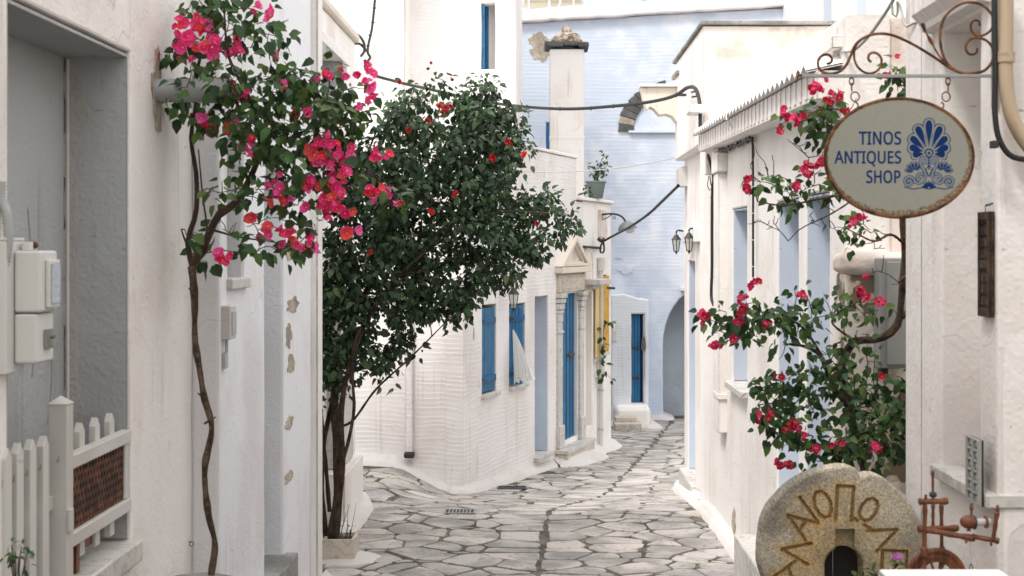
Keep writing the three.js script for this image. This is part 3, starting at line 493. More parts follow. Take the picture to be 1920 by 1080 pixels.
{ // rooftops beyond
  const D = 33, X = px => (px - CX) * D / F;
  const a = thing('rooftop_room', 'lilac-blue rooftop room above the far blue wall', 'house', [1, 5.5, -D]); part('wall', box(X(1085), X(1216), 5.4, 8.2, -D, -D - 3, .03), M.blueWash, a); part('vertical_pipe', cyl(V(X(1205), 5.5, -D + .05), V(X(1205), 8, -D + .05), .04), M.pvc, a); part('ledge_block', box(X(1140), X(1151), Yp(19, D), Yp(12, D), -D + .3, -D + .02, .02), M.cream, a);
  const b = thing('rooftop_house', 'white rooftop house to the right of the lilac-blue room', 'house', [4, 5.5, -D]); part('wall', box(X(1217), X(1345), 5.4, 7.6, -D + .4, -D - 3, .04), M.white, b);
  const Dw = 26, W = px => (px - CX) * Dw / F, c = thing('upper_house', 'white house with pale blue stripes above the right-hand roofs', 'house', [6, 4, -Dw]);
  part('wall', box(W(1520), W(1800), 3, 7, -Dw, -Dw - 4, .03), M.white, c); for (const [p, q] of [[1544, 1558], [1606, 1623]]) part('blue_stripe', box(W(p), W(q), 4.5, 6.6, -Dw + .012, -Dw - .05, .003), M.paleBlue, c);
  const t = thing('water_tank', 'horizontal steel solar water tank on the far roof', 'water tank', [.2, 6.35, -30.6]);
  const Dt = 30.6, Q = px => (px - CX) * Dt / F, yt = Yp(-4, Dt);
  part('cylinder', cyl(V(Q(984), yt, -Dt), V(Q(1088), yt, -Dt), .27, .27, 28), M.steel, t); part('end_cap', [ball(V(Q(984), yt, -Dt), .27, .3), ball(V(Q(1088), yt, -Dt), .27, .3)], M.plastic, t);
  part('strap', [992, 1074].map(p => cyl(V(Q(p), yt, -Dt), V(Q(p + 2), yt, -Dt), .278, .278, 28)), M.white, t);
  part('stand', [cyl(V(Q(992), 6.2, -Dt + .3), V(Q(992), yt + .5, -Dt + .3), .02), cyl(V(Q(1075), 6.2, -Dt + .3), V(Q(1075), yt + .5, -Dt + .3), .02), cyl(V(Q(1040), 6.3, -Dt + .3), V(Q(1062), yt + .4, -Dt + .3), .02), cyl(V(Q(1030), 6.2, -Dt + .3), V(Q(1030), Yp(6, Dt), -Dt + .3), .03), cyl(V(Q(972), Yp(3, Dt), -Dt + .3), V(Q(1090), Yp(3, Dt), -Dt + .3), .015)], M.white, t);
}
// ------------------------------------------------------------------ right row
{ // taller house beyond
  const h = thing('house', 'taller white house on the right with stained upper storey and cream bracket', 'house', [2.5, -1.2, -16]);
  const m = FR(1.74), dq = [-17.08, -15.95, -1.02, 1.45], wq = [-15.15, -14.7, -.16, 1.57];
  part('lower_wall', inF(m, slab(rect(-17.5, -14.53, -2, 2.72), [rect(...dq), rect(...wq)], .25, { bevel: .012, amp: .004 })), M.white, h);
  part('door', inF(m, box(dq[0] - .1, dq[1] + .1, dq[2] - .1, dq[3] + .1, -.3, -.255, 0)), M.paleBlue, h);
  part('window', inF(m, box(wq[0] - .1, wq[1] + .02, wq[2] - .1, wq[3] + .1, -.3, -.255, 0)), M.paint, h);
  part('window_sill', inF(m, box(wq[0] - .04, wq[1] + .04, wq[2] - .05, wq[2] + .004, -.2, .05, .008)), M.marble, h);
  part('reveal', inF(m, box(dq[0] + .006, dq[0] + .02, dq[2] + .01, dq[3] - .02, -.245, -.012, .003)), M.paleBlue, h);
  part('end_wall', inF(FC(17.5), box(1.76, 5, -2, 2.7, -.2, -.01, 0)), M.white, h);
  part('pilaster', inF(m, box(-15.88, -15.2, -1.6, 1.66, -.01, .045, .012)), M.white, h);
  part('capital', inF(m, box(-16.7, -14.6, 1.66, 1.82, -.01, .10, .015)), M.white, h);
  part('doorstep', inF(m, box(dq[0] - .1, dq[1] + .15, -1.5, dq[2] + .006, -.24, .10, .012)), M.marble, h);
  part('upper_block', box(1.63, 5.2, 2.66, 3.84, -14.52, -17.55, .02), M.white, h);
  part('upper_front', inF(FC(14.5), slab(rect(1.635, 5.2, 1.6, 3.835), [], .2, { bevel: .01, amp: .004 })), M.dirty, h);
  part('coping', box(1.60, 5.25, 3.845, 3.885, -14.46, -17.6, .01), M.greyStone, h);
  part('coping', box(1.59, 1.68, 3.65, 3.70, -17.0, -17.6, .01), M.greyStone, h);
  { const y0 = Yp(222, 17.3), y1 = Yp(166, 17.3), o = [[1.64, y0 - .06], [1.58, y0 + .03], [1.50, y0 + .06], [1.42, y0 + .05], [1.36, y0 + .12], [1.30, y0 + .15], [1.27, y0 + .11], [1.24, y0 + .2], [1.22, y1 - .05], [1.20, y1], [1.64, y1]]; const g = new THREE.ExtrudeGeometry(new THREE.Shape(o.map(p => new THREE.Vector2(...p))), { depth: .22, bevelEnabled: true, bevelSize: .012, bevelThickness: .012, bevelSegments: 2 }); g.translate(0, 0, -17.5); part('bracket', uvBox(g), M.cream, h); part('bracket_shelf', box(1.18, 1.64, y1 + .013, y1 + .05, -17.22, -17.56, .01), M.white, h); }
  part('vent_block', box(1.46, 1.66, 2.93, 3.02, -14.2, -14.52, .02), M.white, h);
  skirt([[1.74, 17.6], [1.68, 17], [1.65, 15.6], [1.62, 14.5]], 1, .12, .08, h);
}
let shopHouse;
{ // long low house with the corrugated eave
  const h = shopHouse = thing('house', 'long low white house on the right with a corrugated eave and pale blue doorways', 'house', [2.2, -.8, -11]);
  const m = FR(1.6), wq = [-12.07, -11.2, Yp(722, 11.75), 1.925], da = [-9.77, -8.96, -.36, 1.915], db = [-8.73, -8.0, -.36, 1.917];
  part('wall', inF(m, slab(rect(-14.52, -7.58, -1.5, 2.83), [rect(...wq), rect(...da), rect(...db)], .24, { bevel: .012, amp: .004 })), M.white, h);
  part('end_wall', inF(FC(7.60), slab(rect(1.61, 5, -1.2, 2.825), [], .2, { bevel: .012, amp: .004 })), M.dirty, h);
  part('house_core', box(1.95, 5, -1.5, 2.7, -7.85, -14.45, 0), M.white, h);
  for (const q of [wq, da, db]) { part('reveal', [inF(m, box(q[0] + .006, q[0] + .02, q[2] + .01, q[3] - .02, -.235, -.012, .003)), inF(m, box(q[0] + .03, q[1] - .01, q[3] - .018, q[3] - .006, -.235, -.012, .003))], M.paleBlue, h); part('door_leaf', inF(m, box(q[0] - .1, q[1] + .1, q[2] - .1, q[3] + .1, -.29, -.245, 0)), M.paleBlue, h); }
  part('window_sill', inF(m, box(wq[0] - .05, wq[1] + .05, wq[2] - .05, wq[2] + .004, -.2, .06, .008)), M.marble, h);
  part('doorstep', inF(m, box(-9.95, -8.7, -1.2, -.375, -.2, .27, .015)), M.marble, h);
  part('doorstep', inF(m, box(-8.69, -7.7, -1.1, -.365, -.2, .25, .015)), M.marble, h);
  // eave: fascia, ribs, corrugated sheet
  const yE = D => lerp(2.53, 2.63, (D - 7.65) / 5.65);
  { const g = box(-13.3, -7.62, 0, .155, -.01, .145, .008); const p = g.attributes.position; for (let i = 0; i < p.count; i++) p.setY(i, p.getY(i) + yE(-p.getX(i)) - .145); part('fascia', inF(m, g), M.white, h); }
  { const pos = [], idx = [], n = 33; for (let i = 0; i <= 2 * n; i++) { const D = 13.34 - i * (5.7 / (2 * n)), up = i % 2 ? .042 : 0, y = yE(D) + .014 + up; for (const [x, dy] of [[1.405, 0], [1.64, .05]]) { pos.push(x, y + dy, -D); } }
    for (let i = 0; i < 2 * n; i++) { const a = 2 * i; idx.push(a, a + 2, a + 1, a + 1, a + 2, a + 3); } const up = new THREE.BufferGeometry(); up.setAttribute('position', new THREE.Float32BufferAttribute(pos, 3)); up.setIndex(idx); const lo = up.clone(); lo.translate(0, -.012, 0); const ed = []; for (let i = 0; i < 2 * n; i++) { const a = [0, 1, 2].map(k => pos[6 * i + k]), b = [0, 1, 2].map(k => pos[6 * i + 6 + k]); ed.push(a[0], a[1], a[2], b[0], b[1] - .012, b[2], b[0], b[1], b[2], a[0], a[1], a[2], a[0], a[1] - .012, a[2], b[0], b[1] - .012, b[2]); }
    const eg = new THREE.BufferGeometry(); eg.setAttribute('position', new THREE.Float32BufferAttribute(ed, 3)); const gs = [up, lo].map(g => { const q = g.toNonIndexed(); q.computeVertexNormals(); return uvBox(q); }); eg.computeVertexNormals(); gs.push(uvBox(eg)); part('corrugated_sheet', gs, M.white, h); }
  for (let i = 0; i < 33; i++) { const D = 13.25 - i * .1727; part('fascia_rib', inF(m, box(-D - .03, -D + .03, yE(D) - .125, yE(D) + .006, .14, .152, .005)), M.white, h); }
  part('downspout', [inF(m, box(-12.76, -12.42, 0, 2.25, -.01, .075, .01)), inF(m, box(-12.8, -12.38, 2.25, 2.43, -.01, .09, .015)), inF(m, box(-12.78, -12.40, Yp(745, 12.6), Yp(735, 12.6), -.01, .08, .005)), inF(m, box(-12.74, -12.44, Yp(735, 12.6), 0, -.01, .07, .01))], M.white, h);
  part('insulator_block', inF(m, box(-7.95, -7.65, 2.66, 2.73, -.2, .06, .01)), M.white, h);
  part('eave_hook', tube([V(1.45, 2.5, -10.9), V(1.42, 2.56, -10.9), V(1.40, 2.60, -10.85), V(1.38, 2.58, -10.75), V(1.38, 2.55, -10.72)], .006), M.paint, h);
  part('wall_socket', inF(m, box(-12.55, -12.38, 2.70, 2.77, 0, .04, .01)), M.plastic, h);
  part('wall_damage', patch(m, -11.95, Yp(978, 11.95), .25, .2, .006, .012), M.raw, h);
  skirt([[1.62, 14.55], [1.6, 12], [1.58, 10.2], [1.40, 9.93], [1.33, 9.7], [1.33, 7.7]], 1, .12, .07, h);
}
{ // flaking gate pillar in the gap
  const D = 7.42, c = thing('gate_pillar', 'old rubble gate pillar with flaking whitewash behind the bougainvillea', 'pillar', [1.66, -.4, -D]);
  const g = new RoundedBoxGeometry(.38, 2.1, .24, 6, .02); { const p = g.attributes.position; for (let i = 0; i < p.count; i++) { const n = vn(p.getY(i) * 7 + 50, p.getX(i) * 7 + p.getZ(i) * 5 + 50, 999, 421) - .5; p.setX(i, p.getX(i) + n * .02); p.setZ(i, p.getZ(i) + n * .03); } g.computeVertexNormals(); }
  g.translate(1.752, .42, -D - .12); part('shaft', uvBox(g), M.peel, c);
  const k = new RoundedBoxGeometry(.42, .13, .28, 8, .05); { const p = k.attributes.position; for (let i = 0; i < p.count; i++) { const n = vn(p.getX(i) * 16 + 50, p.getZ(i) * 16 + p.getY(i) * 8 + 50, 999, 431) - .5; p.setY(i, p.getY(i) + n * .03); p.setZ(i, p.getZ(i) + n * .02); } k.computeVertexNormals(); }
  k.translate(1.754, 1.515, -D - .12); part('cap', uvBox(k), M.dirty, c);
  const e = thing('electrical_cabinet', 'grey metal electrical cabinet beside the flaking pillar', 'cabinet', [1.76, 1, -7.28]);
  part('cabinet_body', box(1.712, 1.86, .99, 1.55, -7.28, -7.42, .008), M.cabinet, e); part('cabinet_door', box(1.744, 1.85, 1.01, 1.53, -7.265, -7.279, .004), M.cabinet, e); part('cable_gland', box(1.72, 1.76, .96, .99, -7.30, -7.36, .004), M.dark, e);
}
{ // nearest right-hand house
  const h = thing('house', 'nearest white house on the right with a deep window recess and marble sill', 'house', [2.2, -.2, -5.6]);
  const m = FR(1.6), wq = [-5.76, -5.24, .73, 2.46];
  part('wall', inF(m, slab(rect(-6.066, -5.05, -.8, 4.4), [rect(...wq)], .22, { bevel: .012, amp: .003 })), M.white, h);
  part('recess_back', inF(m, box(wq[0] - .1, wq[1] + .05, wq[2] - .1, wq[3] + .1, -.27, -.224, 0)), M.white, h);
  part('corner_post', inF(m, box(-6.33, -6.078, -.8, 4.4, -.3, .0, .01)), M.white, h);
  part('post_seam', inF(m, box(-6.08, -6.06, -.8, 4.4, -.2, -.014, 0)), M.wire, h);
  part('end_wall', inF(FC(5.05), slab(rect(1.615, 4.5, -.8, 4.4), [[[1.645, -.2], [2.6, -.2], [2.6, .62], [1.69, .62], [1.655, .59], [1.645, .55]]], .25, { bevel: .012, amp: .003 })), M.white, h);
  part('end_window', inF(FC(5.05), box(1.63, 2.7, -.3, .7, -.3, -.12, 0)), M.blueGrey, h);
  part('house_core', box(1.88, 4.5, -.8, 4.3, -5.32, -6.32, 0), M.white, h);
  part('window_sill', inF(m, box(wq[0] - .03, wq[1] + .2, wq[2] - .045, wq[2] + .004, -.215, .04, .008)), M.marble, h);
  part('unseen_wing', box(2.05, 6, -.8, 6.5, 8, -3.6, .03), M.white, h);  // unseen wing beside the camera, placed to shade the nearest right-hand walls
  part('window_hood', inF(m, (() => { const g = new THREE.ExtrudeGeometry(new THREE.Shape([[0, 2.475], [.045, 2.485], [.05, 2.51], [.085, 2.55], [.085, 2.62], [0, 2.64]].map(p => new THREE.Vector2(...p))), { depth: .78, bevelEnabled: false }); g.rotateY(-Math.PI / 2); g.translate(-5.12, 0, 0); return uvBox(g); })()), M.white, h);
}
// ------------------------------------------------------------------ objects on the left
{
  const g = thing('picket_gate', 'grey painted picket gate with post across the left doorway', 'gate', [-1.68, .39, -5]);
  const zc = x => -x;
  const picket = (D, y0, y1, par, mat = M.paint, x = -1.69) => { const w = .055, t = .022, sh = new THREE.Shape([[0, y0], [w, y0], [w, y1 - .03], [w / 2, y1], [0, y1 - .03]].map(p => new THREE.Vector2(...p))); const q = new THREE.ExtrudeGeometry(sh, { depth: t, bevelEnabled: true, bevelSize: .002, bevelThickness: .002, bevelSegments: 1 }); q.rotateY(Math.PI / 2); q.translate(x - t, 0, -D + w / 2); return part('picket', uvBox(q), mat, par); };
  for (const [px, py] of [[22, 842], [44, 832], [68, 825], [92, 819]]) { const D = Dx(px + 4, -1.672); picket(D, -.1, Yp(py, D), g); }
  part('post', [box(-1.735, -1.668, -.1, 1.05, -5.065, -5.135, .004)], M.paint, g);
  const cap = new THREE.ConeGeometry(.052, .028, 4); cap.rotateY(Math.PI / 4); cap.translate(-1.7015, 1.064, -5.10); part('post_cap', uvBox(cap), M.paint, g);
  part('hinge', box(-1.668, -1.655, .60, .68, -5.06, -5.10, .003), M.paint, g);
  part('gate_rail', [box(-1.735, -1.715, .68, .73, -4.6, -5.065, .004), box(-1.735, -1.715, .05, .1, -4.6, -5.065, .004)], M.paint, g);
  const pn = thing('fence_panel', 'grey fence panel with rusty perforated sheet between its rails', 'fence', [-1.7, .39, -5.5]);
  part('rail', box(-1.735, -1.69, .80, .852, -5.137, -5.94, .005), M.paint, pn); part('rail', box(-1.735, -1.69, .518, .57, -5.137, -5.94, .005), M.paint, pn);
  part('stile', box(-1.735, -1.70, .572, .798, -5.885, -5.935, .004), M.paint, pn);
  for (const [px, py] of [[143, 803], [171, 794], [199, 784], [226, 776]]) { const D = Dx(px, -1.70); picket(D, .44, Yp(py, D), pn, M.paint, -1.735); }
  { const s0 = 5.14, s1 = 5.884, y0 = .572, y1 = .798, sh = new THREE.Shape(rect(s0, s1, y0, y1).map(p => new THREE.Vector2(...p))); const nx = 20, ny = 7;
    for (let i = 0; i < nx; i++) for (let j = 0; j < ny; j++) { const cx = s0 + (i + .5 + (j % 2 ? .25 : -.25)) * (s1 - s0) / nx, cy = y0 + (j + .5) * (y1 - y0) / ny, a = .010, b = .0125; sh.holes.push(new THREE.Path([[cx - a, cy], [cx, cy + b], [cx + a, cy], [cx, cy - b]].map(p => new THREE.Vector2(...p)))); }
    const q = new THREE.ExtrudeGeometry(sh, { depth: .004, bevelEnabled: false }); part('perforated_sheet', uvBox(inF(FL(-1.712), q)), M.lattice, pn);
    part('sheet_backing', box(-1.732, -1.728, .574, .796, -5.14, -5.884, 0), M.dark, pn); }  // dark sheet makes the perforations look dark
  part('wooden_prop', [box(-1.78, -1.72, .394, .5, -5.33, -5.37, .004), box(-1.77, -1.745, .45, .49, -5.2, -5.6, .004)], M.wood, pn);

  const b = thing('meter_box', 'large pale meter cabinet with conduit on the nearest left wall', 'meter box', [-1.7, 1.35, -4.6]);
  const D = 4.62, y = p => Yp(p, D);
  part('back_plate', box(-1.70, -1.672, y(697), y(452), -4.5, -4.66, .006), M.plastic, b);
  part('box_body', box(-1.671, -1.585, y(585), y(470), -4.56, -4.72, .01), M.plastic, b);
  part('box_body', box(-1.671, -1.597, y(680), y(587), -4.56, -4.72, .01), M.plastic, b);
  part('meter_window', box(-1.5845, -1.570, y(577), y(487), -4.60, -4.70, .005), M.plastic, b);
  part('window_glass', box(-1.5695, -1.566, y(570), y(494), -4.61, -4.69, .002), M.blueGrey, b);
  part('latch', [box(-1.5965, -1.585, y(655), y(618), -4.62, -4.68, .004), cyl(V(-1.585, y(632), -4.65), V(-1.57, y(632), -4.65), .006)], M.greyStone, b);
  part('seal_cap', ball(V(-1.63, y(460), -4.63), .012), M.lattice, b); part('top_fitting', [box(-1.66, -1.63, y(470), y(454), -4.6, -4.66, .004), box(-1.70, -1.672, y(452), y(446), -4.5, -4.66, .003)], M.plastic, b);
  { const pts = [P(2, 340, 4.52), P(2, 372, 4.52), P(12, 400, 4.52), P(16, 440, 4.52), P(12, 480, 4.52), P(4, 506, 4.52)]; const c = new THREE.CatmullRomCurve3(pts); part('conduit', tube(pts, t => .0155 + .0022 * Math.sin(t * 150), 0, 10, 110), M.pvc, b); }
  const pp = thing('drain_pipe', 'short grey pipe stub sticking out of the left wall behind the leaves', 'pipe', [-1.7, 2.25, -6.35]);
  { const c = Yp(170, 6.35); const tb = new THREE.CylinderGeometry(.052, .052, .34, 24, 1, true); tb.rotateZ(Math.PI / 2); tb.translate(-1.55, c, -6.35); const tb2 = new THREE.CylinderGeometry(.056, .056, .11, 24, 1, true); tb2.rotateZ(Math.PI / 2); tb2.translate(-1.44, c, -6.35); part('pipe', [uvBox(tb), uvBox(tb2)], MS({ color: lin(.30, .32, .32), roughness: .5, side: THREE.DoubleSide }), pp);
    part('broken_plaster', patch(FL(-1.7), 6.36, c, .16, .36, .008, .016, 20), M.raw, pp);
    part('small_pipe', tube([V(-1.7, c - .09, -6.6), V(-1.62, c - .09, -6.6), V(-1.58, c - .13, -6.6), V(-1.56, c - .20, -6.6)], .009), M.beigePipe, pp); }
  const pl = thing('stone_planter', 'round grey stone planter at the foot of the thin bougainvillea trunk', 'planter', [-1.53, -.35, -6.4]);
  part('drum', uvBox(lathe([[0, -.45], [.15, -.45], [.17, -.3], [.172, .09], [.168, .118], [.15, .124], [.13, .118], [0, .112]], V(-1.53, 0, -6.4), 36)), M.greyStone, pl);
}
// ------------------------------------------------------------------ foliage machinery
function leafGeo(L, W, fold = .35, droop = .25, serr = 0) {
  const v = [[0, 0, 0]], w = t => W / 2 * Math.sin(Math.PI * Math.pow(t, .72)) * (1 + serr);
  for (const t of [.25, .6]) { const z = -droop * t * t * L; v.push([-w(t), t * L * .96, z + fold * w(t)], [0, t * L, z], [w(t), t * L * .96, z + fold * w(t)]); }
  v.push([0, L, -droop * L]);
  const f = [[0, 2, 1], [0, 3, 2], [1, 2, 5], [1, 5, 4], [2, 3, 6], [2, 6, 5], [4, 5, 7], [5, 6, 7]];
  const g = new THREE.BufferGeometry(); g.setAttribute('position', new THREE.Float32BufferAttribute(v.flat(), 3)); g.setAttribute('uv', new THREE.Float32BufferAttribute(v.flatMap(p => [p[0] / W + .5, p[1] / L]), 2)); g.setIndex(f.flat()); g.computeVertexNormals(); return g;
}
const _q = new THREE.Quaternion(), _m = new THREE.Matrix4();
function orient(dir, up) { const y = dir.clone().normalize(), x = y.clone().cross(up).normalize(); if (x.lengthSq() < .1) x.set(1, 0, 0); const z = x.clone().cross(y); return new THREE.Quaternion().setFromRotationMatrix(_m.makeBasis(x, y, z)); }
const leafMat = (r, g, b) => new THREE.MeshPhysicalMaterial({ color: lin(r, g, b), roughness: .55, specularIntensity: .6, transmission: .22, thickness: 0, side: THREE.DoubleSide });
function dress(parent, leaves, geos, mats, tint, nSingle, name = 'leaf', mass = 'foliage') {
  const b = baseOf.get(parent);
  leaves.sort((a, c) => a.p.z < c.p.z ? 1 : -1);
  leaves.slice(0, nSingle).forEach(l => { const m = new THREE.Mesh(pick(geos), pick(mats)); m.name = numbered(name); m.position.copy(l.p).sub(b); m.quaternion.copy(l.q); m.scale.setScalar(l.s); m.castShadow = m.receiveShadow = true; parent.add(m); });
  const rest = leaves.slice(nSingle); if (!rest.length) return;
  geos.forEach((g, gi) => { const l = rest.filter((q, i) => i % geos.length === gi); if (!l.length) return; const im = new THREE.InstancedMesh(g, tint.mat, l.length); im.name = numbered(mass); im.userData.kind = 'stuff'; im.castShadow = im.receiveShadow = true;
    l.forEach((q, i) => { im.setMatrixAt(i, _m.compose(q.p.clone().sub(b), q.q, V(q.s, q.s, q.s))); im.setColorAt(i, pick(tint.colors).clone().multiplyScalar(rr(.7, 1.3) * (q.tone || 1))); }); parent.add(im); });
}
function spray(out, c, r, n, { tone = 1, droop = .3, s0 = .75, s1 = 1.2, out: outw = 1, face = .5 } = {}) {      // leaves round a twig end
  for (let i = 0; i < n; i++) {
    const a = V(rr(-1, 1), rr(-1, 1), rr(-1, 1)); if (a.lengthSq() > 1) { i--; continue; }
    const d = a.clone().multiplyScalar(outw).add(V(rr(-.5, .5), rr(-.5, .5) - droop, rr(-.5, .5))), up = V(rr(-.7, .7), rr(.1, 1), rr(-.6, .6) + face);
    out.push({ tone, p: c.clone().add(a.multiplyScalar(r)), q: orient(d, up), s: rr(s0, s1) });
  }
}
function inPoly(x, y, pg) { let c = false; for (let i = 0, j = pg.length - 1; i < pg.length; j = i++) if (pg[i][1] > y !== pg[j][1] > y && x < (pg[j][0] - pg[i][0]) * (y - pg[i][1]) / (pg[j][1] - pg[i][1]) + pg[i][0]) c = !c; return c; }
function edgeDist(x, y, pg) { let d = 1e9; for (let i = 0, j = pg.length - 1; i < pg.length; j = i++) { const [ax, ay] = pg[j], [bx, by] = pg[i], t = clamp(((x - ax) * (bx - ax) + (y - ay) * (by - ay)) / ((bx - ax) ** 2 + (by - ay) ** 2), 0, 1); d = Math.min(d, Math.hypot(x - ax - t * (bx - ax), y - ay - t * (by - ay))); } return d; }
function twigs(nodes, tips, r0, maxLen = 9) {                 // join each tip to the nearest node already in the tree
  const geos = [];
  for (const t of tips) { let best = null, bd = 1e9; for (const n of nodes) { const d = n.distanceTo(t) + (n.y > t.y ? (n.y - t.y) * .8 : 0); if (d < bd) { bd = d; best = n; } }
    if (!best || best.distanceTo(t) < .01 || bd > maxLen) continue; const L = best.distanceTo(t), m1 = best.clone().lerp(t, .4).add(V(rr(-.1, .1) * L, rr(-.02, .16) * L, rr(-.1, .1) * L)), m2 = best.clone().lerp(t, .75).add(V(rr(-.08, .08) * L, rr(-.05, .1) * L, rr(-.08, .08) * L));
    geos.push(tube([best, m1, m2, t], Math.min(r0, .002 + L * .008), .0015, 5, 7)); nodes.push(m1, m2, t.clone()); }
  return geos;
}
function stem(pts) { return pts.map(p => P(p[0], p[1], p[2])); }
function nodesOf(pts, n = 14) { const c = new THREE.CatmullRomCurve3(pts); return c.getPoints(n); }
// petals
function petalGeo(L, W, cup = .3, curl = .2) {
  const v = [[0, 0, 0]], T = [.22, .5, .78], w = t => W / 2 * Math.pow(Math.max(0, 1 - Math.pow(2 * t - 1.06, 2) * .86), .5);
  for (const t of T) { const z = -curl * t * t * L; v.push([-w(t), t * L, z + cup * w(t)], [0, t * L, z], [w(t), t * L, z + cup * w(t)]); }
  v.push([0, L, -curl * L]); const f = [[0, 2, 1], [0, 3, 2]]; for (const k of [1, 4]) f.push([k, k + 1, k + 4], [k, k + 4, k + 3], [k + 1, k + 2, k + 5], [k + 1, k + 5, k + 4]); f.push([7, 8, 10], [8, 9, 10]);
  const g = new THREE.BufferGeometry(); g.setAttribute('position', new THREE.Float32BufferAttribute(v.flat(), 3)); g.setAttribute('uv', new THREE.Float32BufferAttribute(v.flatMap(p => [p[0] / W + .5, p[1] / L]), 2)); g.setIndex(f.flat()); g.computeVertexNormals(); return g;
}
function bractGeo(col, wide = 1) {
  const gs = []; for (let i = 0; i < 3; i++) { const g = petalGeo(.036 + .006 * rnd(), .036 * wide, -.35, -.3 + .5 * rnd()); g.rotateX(.45 + .45 * rnd()); g.rotateY(i * 2.094 + .2); gs.push(g.toNonIndexed()); }
  const st = new THREE.IcosahedronGeometry(.0034, 0); st.translate(0, .021, 0); gs.push(st.index ? st.toNonIndexed() : st);
  gs.forEach((g, i) => { const n = g.attributes.position.count, a = new Float32Array(n * 3); for (let k = 0; k < n; k++) { const e = i < 3 ? .8 + .5 * rnd() : 1; a.set(i < 3 ? [col[0] * e, col[1] * e, col[2] * e] : [.85, .75, .6], 3 * k); } g.setAttribute('color', new THREE.BufferAttribute(a, 3)); g.deleteAttribute('uv'); });
  const g = mergeGeometries(gs); g.computeVertexNormals(); return g;
}
const petalMat = new THREE.MeshPhysicalMaterial({ vertexColors: true, roughness: .7, transmission: .4, thickness: 0, side: THREE.DoubleSide });
const bracts = [[.86, .045, .29], [.86, .06, .24], [.92, .15, .46], [.82, .035, .09], [.82, .03, .22], [.90, .10, .38], [.90, .07, .34], [.86, .10, .10]].map((c, i) => bractGeo(c, .9 + .04 * i));
function blooms(parent, specs, geos, D, name = 'flower', sc = 1) {
  const b = baseOf.get(parent); for (const [px, py, rx, ry, n] of specs) for (let i = 0; i < n; i++) { let a, c; do { a = rr(-1, 1); c = rr(-1, 1); } while (a * a + c * c > 1); const d = (typeof D === 'function' ? D(px, py) : D) + rr(-.09, .05), p = P(px + a * rx, py + c * ry, d); const m = new THREE.Mesh(pick(geos), petalMat); m.name = numbered(name); m.position.copy(p).sub(b); m.quaternion.copy(orient(V(rr(-.8, .8), rr(-.6, .7), rr(.1, 1)), V(rr(-1, 1), 1, rr(-1, 1)))); m.scale.setScalar(rr(.65, 1.15) * sc); m.castShadow = m.receiveShadow = true; parent.add(m); }
}
const G = (r, g, b) => lin(r, g, b);
const bougGreens = { mat: leafMat(1, 1, 1), colors: [G(.036, .095, .024), G(.026, .068, .020), G(.055, .125, .028), G(.09, .155, .036), G(.018, .05, .016)] };
const bougMats = [leafMat(.036, .098, .024), leafMat(.024, .065, .018), leafMat(.06, .135, .03), leafMat(.09, .15, .036), leafMat(.028, .08, .024)];
const bougLeaves = [leafGeo(.062, .046, .3, .2), leafGeo(.056, .044, .45, .35), leafGeo(.066, .045, .2, .1), leafGeo(.05, .04, .5, .45)];
